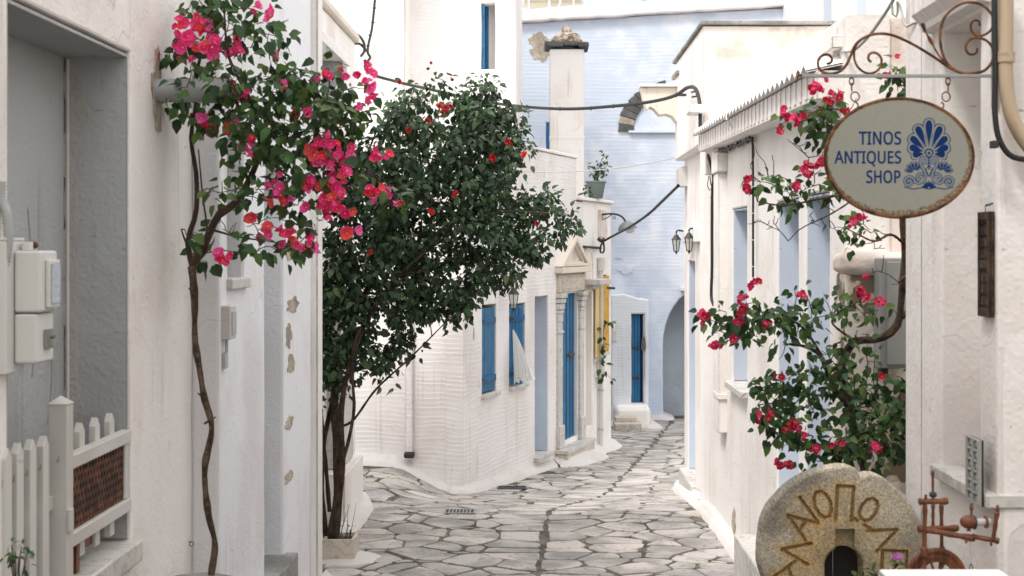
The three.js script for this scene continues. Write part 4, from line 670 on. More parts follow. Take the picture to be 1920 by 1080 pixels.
{ // left bougainvillea
  const t = thing('bougainvillea', 'thin-trunked pink bougainvillea climbing the left wall from a round planter', 'bougainvillea', [-1.48, .12, -6.42]);
  const trunk = stem([[396, 1078, 6.42], [403, 1020, 6.42], [391, 965, 6.42], [384, 880, 6.44], [397, 800, 6.46], [383, 745, 6.48], [374, 690, 6.5], [366, 640, 6.52], [365, 560, 6.54], [360, 500, 6.56]]);
  const sA = stem([[360, 500, 6.56], [352, 452, 6.56], [367, 400, 6.58], [368, 330, 6.58], [358, 255, 6.58], [366, 205, 6.56], [372, 120, 6.55], [395, 50, 6.5], [400, -30, 6.5]]);
  const sB = stem([[362, 495, 6.56], [382, 460, 6.55], [412, 400, 6.52], [440, 382, 6.5], [468, 335, 6.48], [490, 270, 6.45], [470, 190, 6.42], [430, 110, 6.4], [420, 20, 6.4]]);
  const sC = stem([[412, 405, 6.52], [455, 372, 6.55], [480, 310, 6.6], [540, 260, 6.65], [610, 230, 6.68], [680, 200, 6.7]]);
  const sD = stem([[356, 470, 6.56], [345, 445, 6.5], [340, 430, 6.46]]), sE = stem([[395, 430, 6.53], [450, 445, 6.45], [520, 455, 6.4], [565, 470, 6.4]]);
  const sF = stem([[372, 490, 6.55], [388, 470, 6.55], [378, 350, 6.56], [372, 280, 6.56]]), sG = stem([[500, 300, 6.55], [560, 340, 6.5], [640, 350, 6.45], [740, 370, 6.42]]);
  part('trunk', uvBox(tube(trunk, t => .0145 + .0022 * Math.sin(t * 37) + .001 * Math.sin(t * 90) + .006 * sm(.85, 1, t), 0, 9, 60)), M.bark, t);
  for (const [i, [px, py]] of [[358, 548], [358, 590], [372, 655], [396, 790], [375, 745]].entries()) part('twig_stub', cyl(P(364 + (i > 2 ? 20 : 2), py + 4, 6.5), P(px - 4 + i % 2 * 12, py - 8, 6.46), .006, .003, 6), M.bark, t);
  for (const [s, r0, r1] of [[sA, .014, .005], [sB, .021, .004], [sC, .011, .003], [sD, .007, .003], [sE, .006, .002], [sF, .006, .003], [sG, .006, .002]]) part('branch', uvBox(tube(s, r0, r1, 7)), M.bark, t);
  const nodes = [sA, sB, sC, sD, sE, sF, sG].flatMap(s => nodesOf(s)), tips = [], leaves = [];
  const el = [[335, 165, 40, 32, 5, 6], [440, 195, 110, 62, 34, 6], [525, 150, 62, 42, 12, 6], [490, 262, 78, 42, 20, 6], [400, 120, 50, 55, 8, 5], [430, 22, 105, 40, 18, 6], [485, 70, 60, 45, 10, 5], [600, 225, 75, 50, 18, 6], [655, 190, 60, 45, 12, 5], [560, 300, 65, 45, 14, 5], [520, 360, 80, 45, 12, 5], [450, 300, 50, 45, 6, 4], [500, 455, 75, 26, 9, 5], [358, 440, 18, 14, 2, 4], [395, 482, 25, 12, 2, 4], [715, 370, 50, 16, 5, 4], [640, 330, 60, 40, 8, 4], [590, 150, 60, 30, 5, 4], [440, 380, 60, 30, 5, 3], [345, 80, 25, 40, 4, 5], [560, 420, 30, 25, 4, 4]];
  for (const [cx, cy, rx, ry, n, k] of el) for (let i = 0; i < n; i++) { let a, b; do { a = rr(-1, 1); b = rr(-1, 1); } while (a * a + b * b > 1); const c = P(cx + a * rx, cy + b * ry, 6.5 + rr(-.28, .24)); if (c.x < -1.66) c.x = -1.64; tips.push(c); spray(leaves, c, .062, k + 1, { droop: .55, s0: .65, s1: 1.18, face: .55 }); }
  part('twigs', twigs(nodes, tips, .006), M.bark, t, { kind: 'stuff' });
  const bare = []; for (let i = 0; i < 40; i++) bare.push(P(rr(400, 560), rr(330, 440), 6.5 + rr(-.15, .15))); part('bare_twigs', twigs(nodes.slice(), bare, .003), M.bark, t, { kind: 'stuff' });
  dress(t, leaves, bougLeaves, bougMats, bougGreens, 290);
  const fl = [[362, 62, 42, 34, 34], [395, 85, 12, 20, 6], [345, 105, 10, 8, 2], [625, 290, 44, 34, 40], [600, 365, 34, 34, 18], [640, 345, 22, 22, 8], [697, 150, 12, 32, 9], [518, 350, 16, 22, 8], [525, 375, 14, 10, 4], [540, 447, 22, 16, 9], [500, 435, 20, 12, 5], [577, 455, 14, 18, 6], [470, 275, 9, 16, 6], [650, 385, 22, 16, 7], [660, 432, 20, 10, 6], [705, 362, 16, 10, 5], [720, 355, 12, 12, 4], [750, 376, 5, 5, 2], [425, 483, 18, 8, 6], [607, 145, 6, 5, 3], [645, 132, 8, 6, 3], [676, 140, 4, 4, 2], [712, 290, 16, 14, 7], [392, 246, 7, 4, 3], [380, 222, 6, 10, 3], [532, 152, 9, 8, 4], [508, 28, 9, 12, 5], [440, 75, 8, 8, 3], [455, 170, 12, 10, 4], [435, 155, 10, 8, 2], [398, 95, 10, 8, 4], [440, 100, 10, 8, 2], [565, 222, 20, 20, 3], [480, 20, 8, 8, 2], [468, 400, 7, 5, 2], [620, 400, 12, 12, 4], [690, 200, 10, 8, 2], [298, 103, 4, 3, 1], [515, 90, 5, 5, 1], [430, 240, 10, 12, 3], [580, 330, 14, 14, 4]];
  blooms(t, fl, bracts, 6.36, 'flower', 1.05);
}
{ // rose tree
  const t = thing('rose_tree', 'large dark green rose tree with red blooms growing from a marble pot', 'rose tree', [-1.6, -.7, -11.3]);
  const pg = [[588, 700], [585, 560], [592, 440], [598, 330], [612, 250], [650, 205], [700, 175], [745, 165], [790, 160], [806, 130], [822, 135], [850, 172], [885, 150], [905, 130], [922, 150], [932, 190], [975, 210], [990, 235], [975, 262], [995, 300], [990, 335], [1000, 360], [1030, 352], [1036, 385], [1020, 405], [1045, 415], [1070, 405], [1074, 425], [1050, 460], [1020, 480], [1000, 495], [990, 530], [955, 545], [930, 535], [910, 552], [880, 560], [868, 590], [845, 600], [825, 590], [800, 615], [780, 660], [752, 650], [740, 690], [722, 725], [700, 700], [690, 660], [670, 690], [655, 720], [640, 690], [625, 715], [605, 740]];
  const st = [
    [[[622, 1015, 11.3], [634, 925, 11.3], [631, 820, 11.3], [627, 745, 11.32], [650, 640, 11.4], [700, 520, 11.5], [770, 400, 11.55], [830, 280, 11.55], [890, 200, 11.5]], .042, .008],
    [[[612, 1012, 11.32], [603, 930, 11.34], [607, 830, 11.36], [625, 735, 11.4], [612, 640, 11.45], [618, 520, 11.5], [650, 390, 11.5], [700, 260, 11.5]], .026, .008],
    [[[630, 1005, 11.28], [642, 860, 11.24], [640, 770, 11.2], [655, 690, 11.2], [700, 580, 11.15], [800, 470, 11.1], [930, 400, 11.1], [1030, 400, 11.1]], .028, .006],
    [[[636, 890, 11.28], [655, 820, 11.2], [664, 765, 11.18], [661, 705, 11.18], [666, 640, 11.15], [730, 540, 11.1], [860, 480, 11.1]], .015, .006],
    [[[640, 800, 11.26], [660, 790, 11.2], [705, 730, 11.15], [770, 670, 11.1], [842, 598, 11.05]], .011, .004],
    [[[618, 960, 11.34], [610, 860, 11.4], [600, 740, 11.4], [594, 660, 11.4], [600, 540, 11.4]], .018, .006]];
  for (const [pts, r0, r1] of st) part(r0 > .02 ? 'trunk' : 'branch', uvBox(tube(stem(pts), u => lerp(r0, r1, u) * (1 + .1 * Math.sin(u * 50 + r0 * 900)), 0, 9, 40)), M.barkDark, t);
  const nodes = st.flatMap(([p]) => nodesOf(stem(p), 18).slice(6)), tips = [], leaves = [];
  const add = (px, py, D, n) => { const c = P(px, py, D); tips.push(c); spray(leaves, c, .085, n, { tone: .78 + 1.2 * Math.pow(vn(px / 30 + 50, py / 30 + 50, 999, 507), 1.5) + (rnd() < .12 ? .7 : 0), droop: .55, s0: .6, s1: 1.15, face: .5 }); };
  let tries = 0; while (tips.length < 1080 && tries++ < 40000) {
    const x = rr(580, 1080), y = rr(110, 745); if (!inPoly(x, y, pg)) continue; const e = edgeDist(x, y, pg), hole = vn(x / 38 + 50, y / 38 + 50, 999, 501);
    if (hole < .29 + .15 * sm(45, 0, e) && e < 75) continue; if (y > 590 && hole < .31) continue; if (y > 640 && x > 665 && hole < .42) continue;
    const hd = .55 * Math.sqrt(Math.min(1, (e + 8) / 130)); add(x, y, 11.45 + rr(-hd, hd), Math.round(rr(11, 18)));
  }
  for (const [x, y] of [[808, 150], [812, 170], [1035, 370], [1062, 415], [1050, 430], [905, 145], [920, 170], [980, 225], [968, 250], [842, 600], [860, 588], [780, 655], [725, 715], [660, 620], [690, 640], [715, 560], [595, 640], [600, 600], [610, 690], [596, 560], [1018, 370], [1000, 410], [1025, 440], [600, 660], [608, 715], [618, 740], [630, 715], [596, 700], [645, 700], [640, 660], [622, 690], [652, 655], [600, 760], [735, 690], [745, 670], [700, 690], [660, 700], [672, 680], [685, 665], [650, 730], [640, 745], [608, 700], [590, 680], [628, 665], [668, 640]]) add(x, y, 11.3, 11);
  part('twigs', twigs(nodes, tips, .009), M.barkDark, t, { kind: 'stuff' });
  const lg = [leafGeo(.070, .043, .3, .2), leafGeo(.058, .038, .4, .3), leafGeo(.084, .05, .2, .15), leafGeo(.044, .03, .4, .4), leafGeo(.06, .034, .6, .6)];
  dress(t, leaves, lg, [leafMat(.028, .058, .024), leafMat(.040, .076, .030), leafMat(.020, .044, .02), leafMat(.062, .10, .044)], { mat: leafMat(1, 1, 1), colors: [G(.026, .054, .022), G(.036, .070, .027), G(.018, .040, .019), G(.056, .092, .040), G(.03, .052, .03)] }, 290);
  // roses: whorls of cupped petals
  const rose = col => { const gs = []; for (let i = 0; i < 15; i++) { const k = i / 15, g = petalGeo(.042 - .014 * k, .046 - .014 * k, -.35, -.3); g.rotateX(lerp(.95, .12, k)); g.translate(0, .006 * k, 0); g.rotateY(i * 2.4); gs.push(g.toNonIndexed()); } gs.forEach(g => { const n = g.attributes.position.count, a = new Float32Array(n * 3), e = rr(.7, 1.2); for (let q = 0; q < n; q++) a.set(col.map(c => c * e), 3 * q); g.setAttribute('color', new THREE.BufferAttribute(a, 3)); g.deleteAttribute('uv'); }); const g = mergeGeometries(gs); g.computeVertexNormals(); return g; };
  const rs = [rose([.70, .018, .018]), rose([.62, .012, .02]), rose([.75, .04, .025])];
  blooms(t, [[828, 206, 12, 7, 3], [845, 203, 4, 4, 1], [800, 231, 4, 4, 1], [925, 293, 4, 3, 1], [855, 366, 4, 3, 2], [957, 267, 5, 3, 2], [1009, 419, 2, 2, 1], [808, 400, 3, 3, 1], [745, 152, 4, 4, 1], [760, 242, 6, 4, 1], [690, 470, 4, 4, 1], [620, 215, 5, 5, 2], [612, 240, 6, 4, 1], [985, 290, 2, 2, 1]], rs, (x, y) => 10.95, 'rose', .85);
  blooms(t, [[808, 117, 1, 1, 1], [980, 290, 1, 1, 1], [847, 148, 1, 1, 1]], rs, 11.2, 'rose_bud', .4);
  const p = thing('square_pot', 'square marble plant pot holding the rose tree trunks', 'plant pot', [-1.58, -.9, -11.3]);
  const y0 = -.92, y1 = Yp(1010, 11.2);
  part('panel', box(-1.70, -1.45, y0, y1, -11.16, -11.19, .006), M.marbleCream, p); part('panel', box(-1.48, -1.45, y0, y1, -11.192, -11.44, .006), M.marbleCream, p); part('panel', box(-1.70, -1.67, y0, y1, -11.192, -11.44, .006), M.marbleCream, p); part('panel', box(-1.70, -1.45, y0, y1, -11.442, -11.47, .006), M.marbleCream, p);
  part('soil', box(-1.668, -1.482, y0, y1 - .03, -11.194, -11.438, 0), M.soil, p);
  { const g = []; for (let i = 0; i < 5; i++) { const b = V(rr(-1.58, -1.50), y1 - .03, -11.25); g.push(tube([b, b.clone().add(V(.02, .1, 0)), b.clone().add(V(rr(0, .08), rr(.15, .32), 0))], .003, .001, 4)); } const w = thing('weed', 'thin weed stalks sprouting from the rose pot', 'weed', [-1.54, y1 - .03, -11.25]); part('stalk', g, M.bark, w); const lv = []; for (let i = 0; i < 7; i++) spray(lv, V(rr(-1.56, -1.48), y1 + rr(0, .12), -11.22), .03, 2, {}); dress(w, lv, [leafGeo(.03, .012)], bougMats, bougGreens, 40); }
}
const skirtPot = (() => { const g = new THREE.SphereGeometry(1, 24, 10, 0, 6.3, 0, 1.57); const p = g.attributes.position; for (let i = 0; i < p.count; i++) { const k = 1 + .3 * (vn(p.getX(i) * 3 + 50, p.getZ(i) * 3 + 50, 999, 611) - .5); p.setXYZ(i, p.getX(i) * .30 * k, p.getY(i) * .06, p.getZ(i) * .30 * k); } g.computeVertexNormals(); g.translate(-1.53, -.86, -11.3); const t = thing('mortar_bed', 'whitewashed mortar bed round the foot of the square rose pot', 'mortar', [-1.53, -.86, -11.3]); part('mortar_mound', uvBox(g), M.skirt, t); })();

// ------------------------------------------------------------------ corner house fittings
function lanternParts(t, c, s, arm) {                          // c = centre of the glass body, s = scale
  const y = c.y; const L = pr => pr.map(([r, h]) => [r * s, h * s]);
  const six = pr => { const g = new THREE.LatheGeometry(L(pr).map(q => new THREE.Vector2(...q)), 6); g.translate(c.x, y, c.z); const q = g.toNonIndexed(); q.computeVertexNormals(); return uvBox(q); };
  part('lamp_glass', six([[.028, -.075], [.048, .05]]), M.glass, t);
  part('lamp_frame', Array.from({ length: 6 }, (_, i) => { const a = i * Math.PI / 3, q = (r, h) => V(c.x + Math.sin(a) * r * s, y + h * s, c.z + Math.cos(a) * r * s); return cyl(q(.029, -.078), q(.050, .055), .0035 * s, .0035 * s, 5); }), M.iron, t);
  part('lamp_roof', six([[0, .11], [.02, .105], [.03, .09], [.058, .056], [.060, .05], [0, .048]]), M.iron, t);
  part('lamp_finial', lathe(L([[0, .145], [.006, .14], [.008, .13], [.004, .12], [.01, .105], [0, .104]]), V(c.x, y, c.z), 8), M.iron, t); part('lamp_base', lathe(L([[0, -.115], [.005, -.11], [.008, -.1], [.012, -.09], [.03, -.078], [0, -.074]]), V(c.x, y, c.z), 8), M.iron, t);
  part('lamp_arm', tube(arm, .009 * s + .002, .009 * s + .002, 6), M.iron, t);
}
{
  const nrm = V(.955, 0, .296), at = (px, n, y) => V(0, 0, 0).copy(V(-.886, 0, -16.5)).addScaledVector(V(.296, 0, -.955), Hs(px)).addScaledVector(nrm, n).setY(y);
  const c = P(963, 562, 17.75), l = thing('wall_lantern', 'black wall lantern above the window with the lace curtain', 'lantern', c.toArray());
  lanternParts(l, c, 1.35, [at(953, 0, c.y + .2), at(953, .08, c.y + .24), c.clone().add(V(-.02, .26, 0)), c.clone().add(V(0, .2, 0))]);
  // lace curtain blowing out
  const cu = thing('lace_curtain', 'white lace curtain blowing out of the half-open blue window', 'curtain', P(962, 620, 18.1).toArray());
  const nu = 16, nv = 26, pos = [], idx = [];
  for (let j = 0; j <= nv; j++) for (let i = 0; i <= nu; i++) { const u = i / nu, v = j / nv, xl = lerp(961, 964, v), xr = lerp(963, 1004, Math.pow(v, .85)), yb = lerp(618, 722, v) - (v > .9 ? 6 * Math.abs(Math.sin(u * 14)) : 0) + u * v * -6, Dp = 18.05 - .22 * u * v + .05 * Math.sin(u * 17 + v * 3) * v + .02; const q = P(lerp(xl, xr, u), yb, Dp); pos.push(q.x, q.y, q.z); }
  for (let j = 0; j < nv; j++) for (let i = 0; i < nu; i++) { if ((i * 7 + j * 5) % 17 === 0 && j > 19 && i > 2) continue; const a = j * (nu + 1) + i; idx.push(a, a + 1, a + nu + 2, a, a + nu + 2, a + nu + 1); }
  const g = new THREE.BufferGeometry(); g.setAttribute('position', new THREE.Float32BufferAttribute(pos, 3)); g.setIndex(idx); g.computeVertexNormals(); part('lace_cloth', g, M.lace, cu);
  // street lamp
  const d = 22.2, sl = thing('street_lamp', 'grey dome street lamp on a scrolled arm over the lane', 'street lamp', P(1122, 403, d).toArray());
  part('arm', [tube([P(1121, 404, d), P(1140, 401, d), P(1156, 402, d), P(1168, 408, d), P(1174, 418, d)], .017), tube([P(1122, 412, d), P(1135, 410, d), P(1148, 402, d)], .008), tube([P(1151, 404, d), P(1155, 409, d), P(1150, 410, d), P(1149, 405, d)], .006), tube([P(1123, 412, d), P(1129, 409, d), P(1127, 403, d), P(1123, 405, d)], .006)], M.iron, sl);
  { const s = new THREE.SphereGeometry(.15, 24, 10, 0, 6.3, 0, 1.5); s.scale(1, .95, 1); const q = P(1177, 432, d); s.rotateZ(.18); s.translate(q.x, q.y, q.z); part('dome_shade', s, MS({ color: lin(.14, .16, .165), roughness: .5, side: THREE.DoubleSide }), sl); part('lamp_glass', ball(q.clone().add(V(.03, .0, 0)), .075, 1, .6, 1), M.glass, sl); }
  // pot plant on the far block
  const pc = P(1117, 372, 22.0), pt = thing('plant_pot', 'green plant pot with a small shrub on the corner house roof', 'plant pot', pc.toArray());
  part('pot', lathe([[0, 0], [.105, 0], [.15, .235], [.165, .24], [.165, .262], [.15, .262], [.14, .23], [0, .22]], pc, 24), M.tealPot, pt);
  const lv = [], sts = []; for (const [x, y] of [[1132, 290], [1125, 305], [1138, 310], [1117, 318], [1112, 312], [1128, 322], [1140, 320], [1120, 330], [1135, 300], [1110, 325]]) { const e = P(x, y, 22 + rr(-.1, .1)); sts.push(tube([pc.clone().add(V(rr(-.05, .05), .23, 0)), pc.clone().add(V(rr(-.05, .05), .35, 0)).lerp(e, .3), e], .007, .003, 5)); spray(lv, e, .06, 6, { s0: .7, s1: 1.1 }); spray(lv, e.clone().lerp(pc.clone().add(V(0, .3, 0)), .4), .05, 2, {}); }
  for (let i = 0; i < 14; i++) spray(lv, P(1099, 360, 21.85).add(V(rr(-.04, .06), rr(-.05, .08), 0)), .03, 1, {});
  part('stem', sts, M.bark, pt); dress(pt, lv, [leafGeo(.075, .045), leafGeo(.06, .04, .4, .4)], bougMats, bougGreens, 120);
  const tv = thing('trailing_plant', 'green trailing plant hanging from the yellow window', 'climbing plant', P(1133, 612, 22.2).toArray()); const tl = [], path = [[1135, 603], [1131, 625], [1132, 650], [1131, 672], [1133, 690], [1130, 706]].map(p => P(p[0], p[1], 22.0));
  part('stem', [tube(path, .006, .003, 5), tube([P(1134, 612, 22), P(1142, 606, 21.95), P(1147, 604, 21.95)], .004, .003, 5), tube([P(1132, 704, 22), P(1138, 702, 21.95), P(1145, 710, 21.95)], .004, .002, 5)], M.bark, tv);
  for (const p of path) spray(tl, p, .08, 4, { droop: .8, s0: .9, s1: 1.7 }); spray(tl, P(1147, 604, 21.95), .04, 3, {}); spray(tl, P(1145, 712, 21.95), .03, 3, {}); dress(tv, tl, [leafGeo(.085, .06), leafGeo(.075, .06, .4, .4)], bougMats, bougGreens, 100);
}
// ------------------------------------------------------------------ cables
{
  const cable = (label, pts, r, mat, cat = 'cable', extra) => { const q = pts.map(p => P(...p)); const t = thing('cable', label, cat, q[0].toArray()); part('cable_run', tube(q, r, r, 8, pts.length * 8), mat, t); if (extra) extra(t); return t; };
  cable('thick black cable sagging across the lane over the chimney', [[684, 112, 19.1], [690, 134, 19.1], [740, 152, 19.1], [800, 166, 19.0], [925, 193, 18.6], [1050, 204, 17.8], [1150, 199, 16.9], [1230, 189, 16.0], [1268, 178, 15.4], [1290, 164, 14.9], [1305, 168, 14.5], [1312, 195, 14.3], [1313, 240, 14.25]], .020, M.black, 'cable', t => {
    [[800, 166, 19.0], [925, 193, 18.6], [988, 200, 18.2], [1050, 204, 17.8], [1108, 203, 17.3], [1150, 199, 16.9], [1268, 178, 15.4]].forEach(p => part('cable_tie', ball(P(...p), .028, .5, 1, 1, 8), M.black, t)); part('anchor_hook', [cyl(P(1268, 178, 15.4), P(1285, 178, 15.6), .016), tube([P(1296, 173, 15), P(1304, 172, 15), P(1306, 180, 15), P(1297, 182, 15)], .01)], M.iron, t); });
  cable('black cable rising up the tall white house wall', [[706, -40, 19.12], [702, 10, 19.12], [697, 55, 19.12], [690, 88, 19.12], [690, 100, 19.1], [694, 108, 19.1], [684, 122, 19.1], [686, 133, 19.1]], .016, M.dark, 'cable', t => { [[702, 15, 19.12], [699, 42, 19.12], [694, 66, 19.12], [690, 86, 19.12]].forEach(p => part('cable_tie', ball(P(...p), .026, 1, .5, 1, 8), M.dark, t)); });
  cable('pair of curled black cable ends beside the tall house', [[661, 62, 18.9], [673, 67, 18.9], [682, 80, 18.9], [683, 95, 18.95], [677, 105, 19.1]], .018, M.dark, 'cable', t => part('cable_end', tube([P(663, 82, 18.9), P(674, 82, 18.9), P(683, 90, 18.95), P(688, 96, 19.1)], .018), M.dark, t));
  cable('black cable sloping down to the loop on the corner house', [[1272, 348, 17.0], [1245, 374, 18.0], [1215, 402, 19.2], [1180, 426, 20.4], [1150, 442, 21.4], [1132, 452, 21.9]], .018, M.black, 'cable', t => { part('cable_loop', [tube([P(1132, 452, 21.9), P(1126, 462, 21.9), P(1127, 475, 21.9), P(1132, 472, 21.9), P(1132, 455, 21.9)], .016), tube([P(1121, 447, 21.9), P(1128, 452, 21.9), P(1134, 448, 21.9)], .03)], M.black, t); [[1245, 374, 18], [1215, 402, 19.2], [1180, 426, 20.4]].forEach(p => part('cable_tie', ball(P(...p), .026, .7, .9, 1, 8), M.black, t)); });
  cable('thin pale wire strung between the corner house and the right', [[960, 322, 18.4], [1060, 322, 18], [1130, 318, 17.6], [1200, 309, 17.2], [1266, 296, 17]], .0055, M.wire);
  cable('thin black cable clipped down the long low house beside its window', [[1411, 258, 10.66], [1412, 330, 10.66], [1412, 420, 10.66], [1412, 520, 10.66]], .0085, M.black, 'cable', t => [300, 350, 400, 450, 500].forEach(y => part('cable_clip', ball(P(1412, y, 10.65), .011, 1, .5, 1, 8), M.wire, t)));
  cable('twisted dark cable running under the corrugated eave', [[1342, 288, 12.75], [1352, 282, 12.45], [1362, 281, 12.15], [1374, 274, 11.8], [1386, 272, 11.4], [1398, 263, 11.05], [1410, 260, 10.7]], .011, M.black, 'cable', t => { const a = [], b = []; for (let i = 0; i <= 40; i++) { const u = i / 40, D = lerp(12.75, 10.7, u), px = lerp(1342, 1410, u), py = lerp(288, 259, u) + 2 * Math.sin(i * 1.3); const p = P(px, py, D); p.y += .018 * Math.sin(i * 1.9); p.z += .02 * Math.cos(i * 1.9); a.push(p); } part('cable_twist', tube(a, .009, .009, 5, 90), M.black, t); });
  cable('black cable bundle hanging by the downspout of the low house', [[1326, 285, 13.4], [1333, 310, 13.35], [1338, 335, 13.3], [1336, 355, 13.3], [1335, 420, 13.3], [1335, 500, 13.3], [1334, 560, 13.3], [1338, 572, 13.2]], .014, M.black, 'cable', t => { part('wire_loop', [tube([P(1329, 330, 13.35), P(1327, 350, 13.3), P(1332, 358, 13.3), P(1335, 345, 13.3)], .004), tube([P(1331, 330, 13.35), P(1333, 345, 13.3), P(1335, 350, 13.3)], .005)], M.lattice, t); [370, 395, 440, 480, 520].forEach(y => part('cable_tie', ball(P(1335, y, 13.3), .016, 1, .5, 1, 8), M.dark, t)); });
  const jb = thing('junction_box', 'white junction box with cables under the corrugated eave end', 'junction box', P(1330, 305, 13.4).toArray()); { const a = P(1323, 328, 13.4), b = P(1335, 284, 13.4); part('box_body', box(a.x, b.x, a.y, b.y, -13.38, -13.48, .008), M.white, jb); }
  const mb = thing('meter_box', 'pale meter box on the far corner of the taller right house', 'meter box', P(1277, 335, 17.3).toArray()); { const a = P(1272, 350, 17.2), b = P(1285, 312, 17.2); part('box_body', box(a.x, 1.755, a.y, b.y, -17.15, -17.42, .01), M.plastic, mb); part('box_door', box(a.x - .012, a.x - .001, a.y + .03, b.y - .03, -17.19, -17.38, .004), M.paint, mb); part('rust_streaks', [box(1.735, 1.7385, -.2, a.y - .01, -17.3, -17.33, 0)], M.dirty, mb); }
  // overhead insulator
  const it = thing('insulator_mast', 'white wire insulator mast on the low house roof behind the sign', 'insulator', P(1562, 122, 7.75).toArray()), d = 7.75;
  part('mast', [cyl(P(1561, 124, d), P(1569, 50, d), .008, .006), cyl(P(1570, 124, d), P(1570, 100, d), .01)], M.white, it); part('insulator', [[1562, 82, .018], [1572, 96, .016], [1556, 78, .013], [1566, 72, .012]].map(([x, y, r]) => lathe([[0, -r], [r * .8, -r * .8], [r, -r * .2], [r * .6, 0], [r * .9, r * .3], [r * .5, r], [0, r * 1.1]], P(x, y, d), 10)), M.plastic, it);
  cable('pale wire looping from the insulator mast up to the right', [[1572, 95, 7.75], [1598, 95, 7.4], [1625, 72, 7], [1655, 32, 6.6], [1672, 5, 6.4], [1690, -30, 6.2]], .008, M.wire, 'cable', t => part('wire_loop', tube([P(1672, 8, 6.4), P(1676, 32, 6.4), P(1682, 30, 6.4), P(1683, 2, 6.38), P(1690, 20, 6.3), P(1698, 48, 6.25), P(1716, 42, 6.15), P(1728, 40, 6.1)], .006), M.wire, t));
}
// ------------------------------------------------------------------ right row fittings
for (const [px, py, d, lab] of [[1268, 458, 16.6, 'black lantern with frosted glass, left of the pair on the right house'], [1292, 456, 15.6, 'black lantern with frosted glass, right of the pair on the right house']]) {
  const c = P(px, py, d), l = thing('wall_lantern', lab, 'lantern', c.toArray(), 'pair of lanterns'); lanternParts(l, c, 1.05, [c.clone().add(V(0, .13, 0)), c.clone().add(V(.01, .16, 0)), c.clone().add(V(.06, .155, 0)), V(1.76, c.y + .15, c.z)]); }
{
  const d = 4.95, pp = thing('drain_pipe', 'old beige drain pipe bending on the nearest right corner', 'pipe', P(1886, 60, d).toArray());
  part('pipe', tube([P(1886, -60, d), P(1886, 60, d), P(1885, 120, d), P(1889, 180, d), P(1902, 230, d), P(1930, 275, d), P(1970, 310, d)], .0255, .0255, 14, 40), M.beigePipe, pp); part('pipe_collar', cyl(P(1886, 117, d), P(1886, 98, d), .031, .031, 18), M.beigePipe, pp);
  const c = thing('cable', 'thick black cable curving beside the beige drain pipe', 'cable', P(1866, 120, d).toArray()); part('cable_run', tube([P(1864, -60, d), P(1865, 60, d), P(1866, 140, d), P(1866, 220, d), P(1874, 262, d), P(1895, 292, d), P(1940, 302, d)], .010, .010, 10, 40), M.black, c); part('cable_clamp', [box(P(1858, 274, d).x, P(1870, 274, d).x, P(1858, 278, d).y, P(1858, 264, d).y, -d - .02, -d + .02, .003)], M.dark, c);
  // carved board and printing block on the wall between recess and corner
  const m = FR(1.6), q = (px, x) => -Dx(px, x);
  const b = thing('carved_board', 'narrow old carved wooden board hung on the right wall', 'wall ornament', [1.59, 1.55, -5.13]);
  const s0 = -5.205, s1 = -5.075, y0 = Yp(594, 5.13), y1 = Yp(397, 5.13);
  part('board', inF(m, box(s0, s1, y0, y1, .002, .016, .003)), M.oldWood, b);
  for (const [a, c2, e, f] of [[s0, s0 + .02, y0, y1], [s1 - .02, s1, y0, y1]]) part('frame_strip', inF(m, box(a, c2, e, f, .0165, .024, .002)), M.oldWood, b);
  for (let i = 0; i <= 2; i++) { const y = lerp(y0, y1 - .03, i / 2); part('frame_strip', inF(m, box(s0 + .021, s1 - .021, y, y + .03, .0165, .024, .002)), M.oldWood, b); }
  for (let i = 0; i < 16; i++) part('carving', inF(m, box(s0 + .03 + (i % 2) * .04, s0 + .06 + (i % 2) * .04, y0 + .04 + Math.floor(i / 2) * .042, y0 + .07 + Math.floor(i / 2) * .042, .0162, .021, .004)), M.oldWood, b);
  part('hanging_nail', [cyl(V(1.575, y1 + .02, -5.10), V(1.60, y1 + .03, -5.10), .003), tube([V(1.585, y1, -5.14), V(1.58, y1 + .025, -5.12), V(1.585, y1 + .02, -5.08)], .0015, .0015, 4)], M.dark, b);
  const k = thing('metal_mould', 'dark cast metal mould with two columns of cells on the wall', 'wall ornament', [1.59, .8, -5.13]);
  const z0 = -5.22, z1 = -5.07, h0 = Yp(945, 5.13), h1 = Yp(822, 5.13); part('plate', inF(m, box(z0, z1, h0, h1, .042, .048, .002)), M.oldWood, k);
  for (let i = 0; i <= 2; i++) part('rib', inF(m, box(lerp(z0, z1 - .012, i / 2), lerp(z0, z1 - .012, i / 2) + .012, h0, h1, .0485, .064, .003)), M.greyIron, k);
  for (let j = 0; j <= 6; j++) { const y = lerp(h0, h1 - .008, j / 6); part('rib', inF(m, box(z0 + .001, z1 - .001, y, y + .008, .0482, .060, .002)), M.greyIron, k); }
  for (let j = 0; j < 6; j++) for (let i = 0; i < 2; i++) { const y = lerp(h0, h1, (j + .5) / 6), s = lerp(z0, z1, .27 + .46 * i); part('cell', inF(m, ball(V(s, y, .05), .017, 1.2, .8, .5, 10)), M.steel, k); }
}
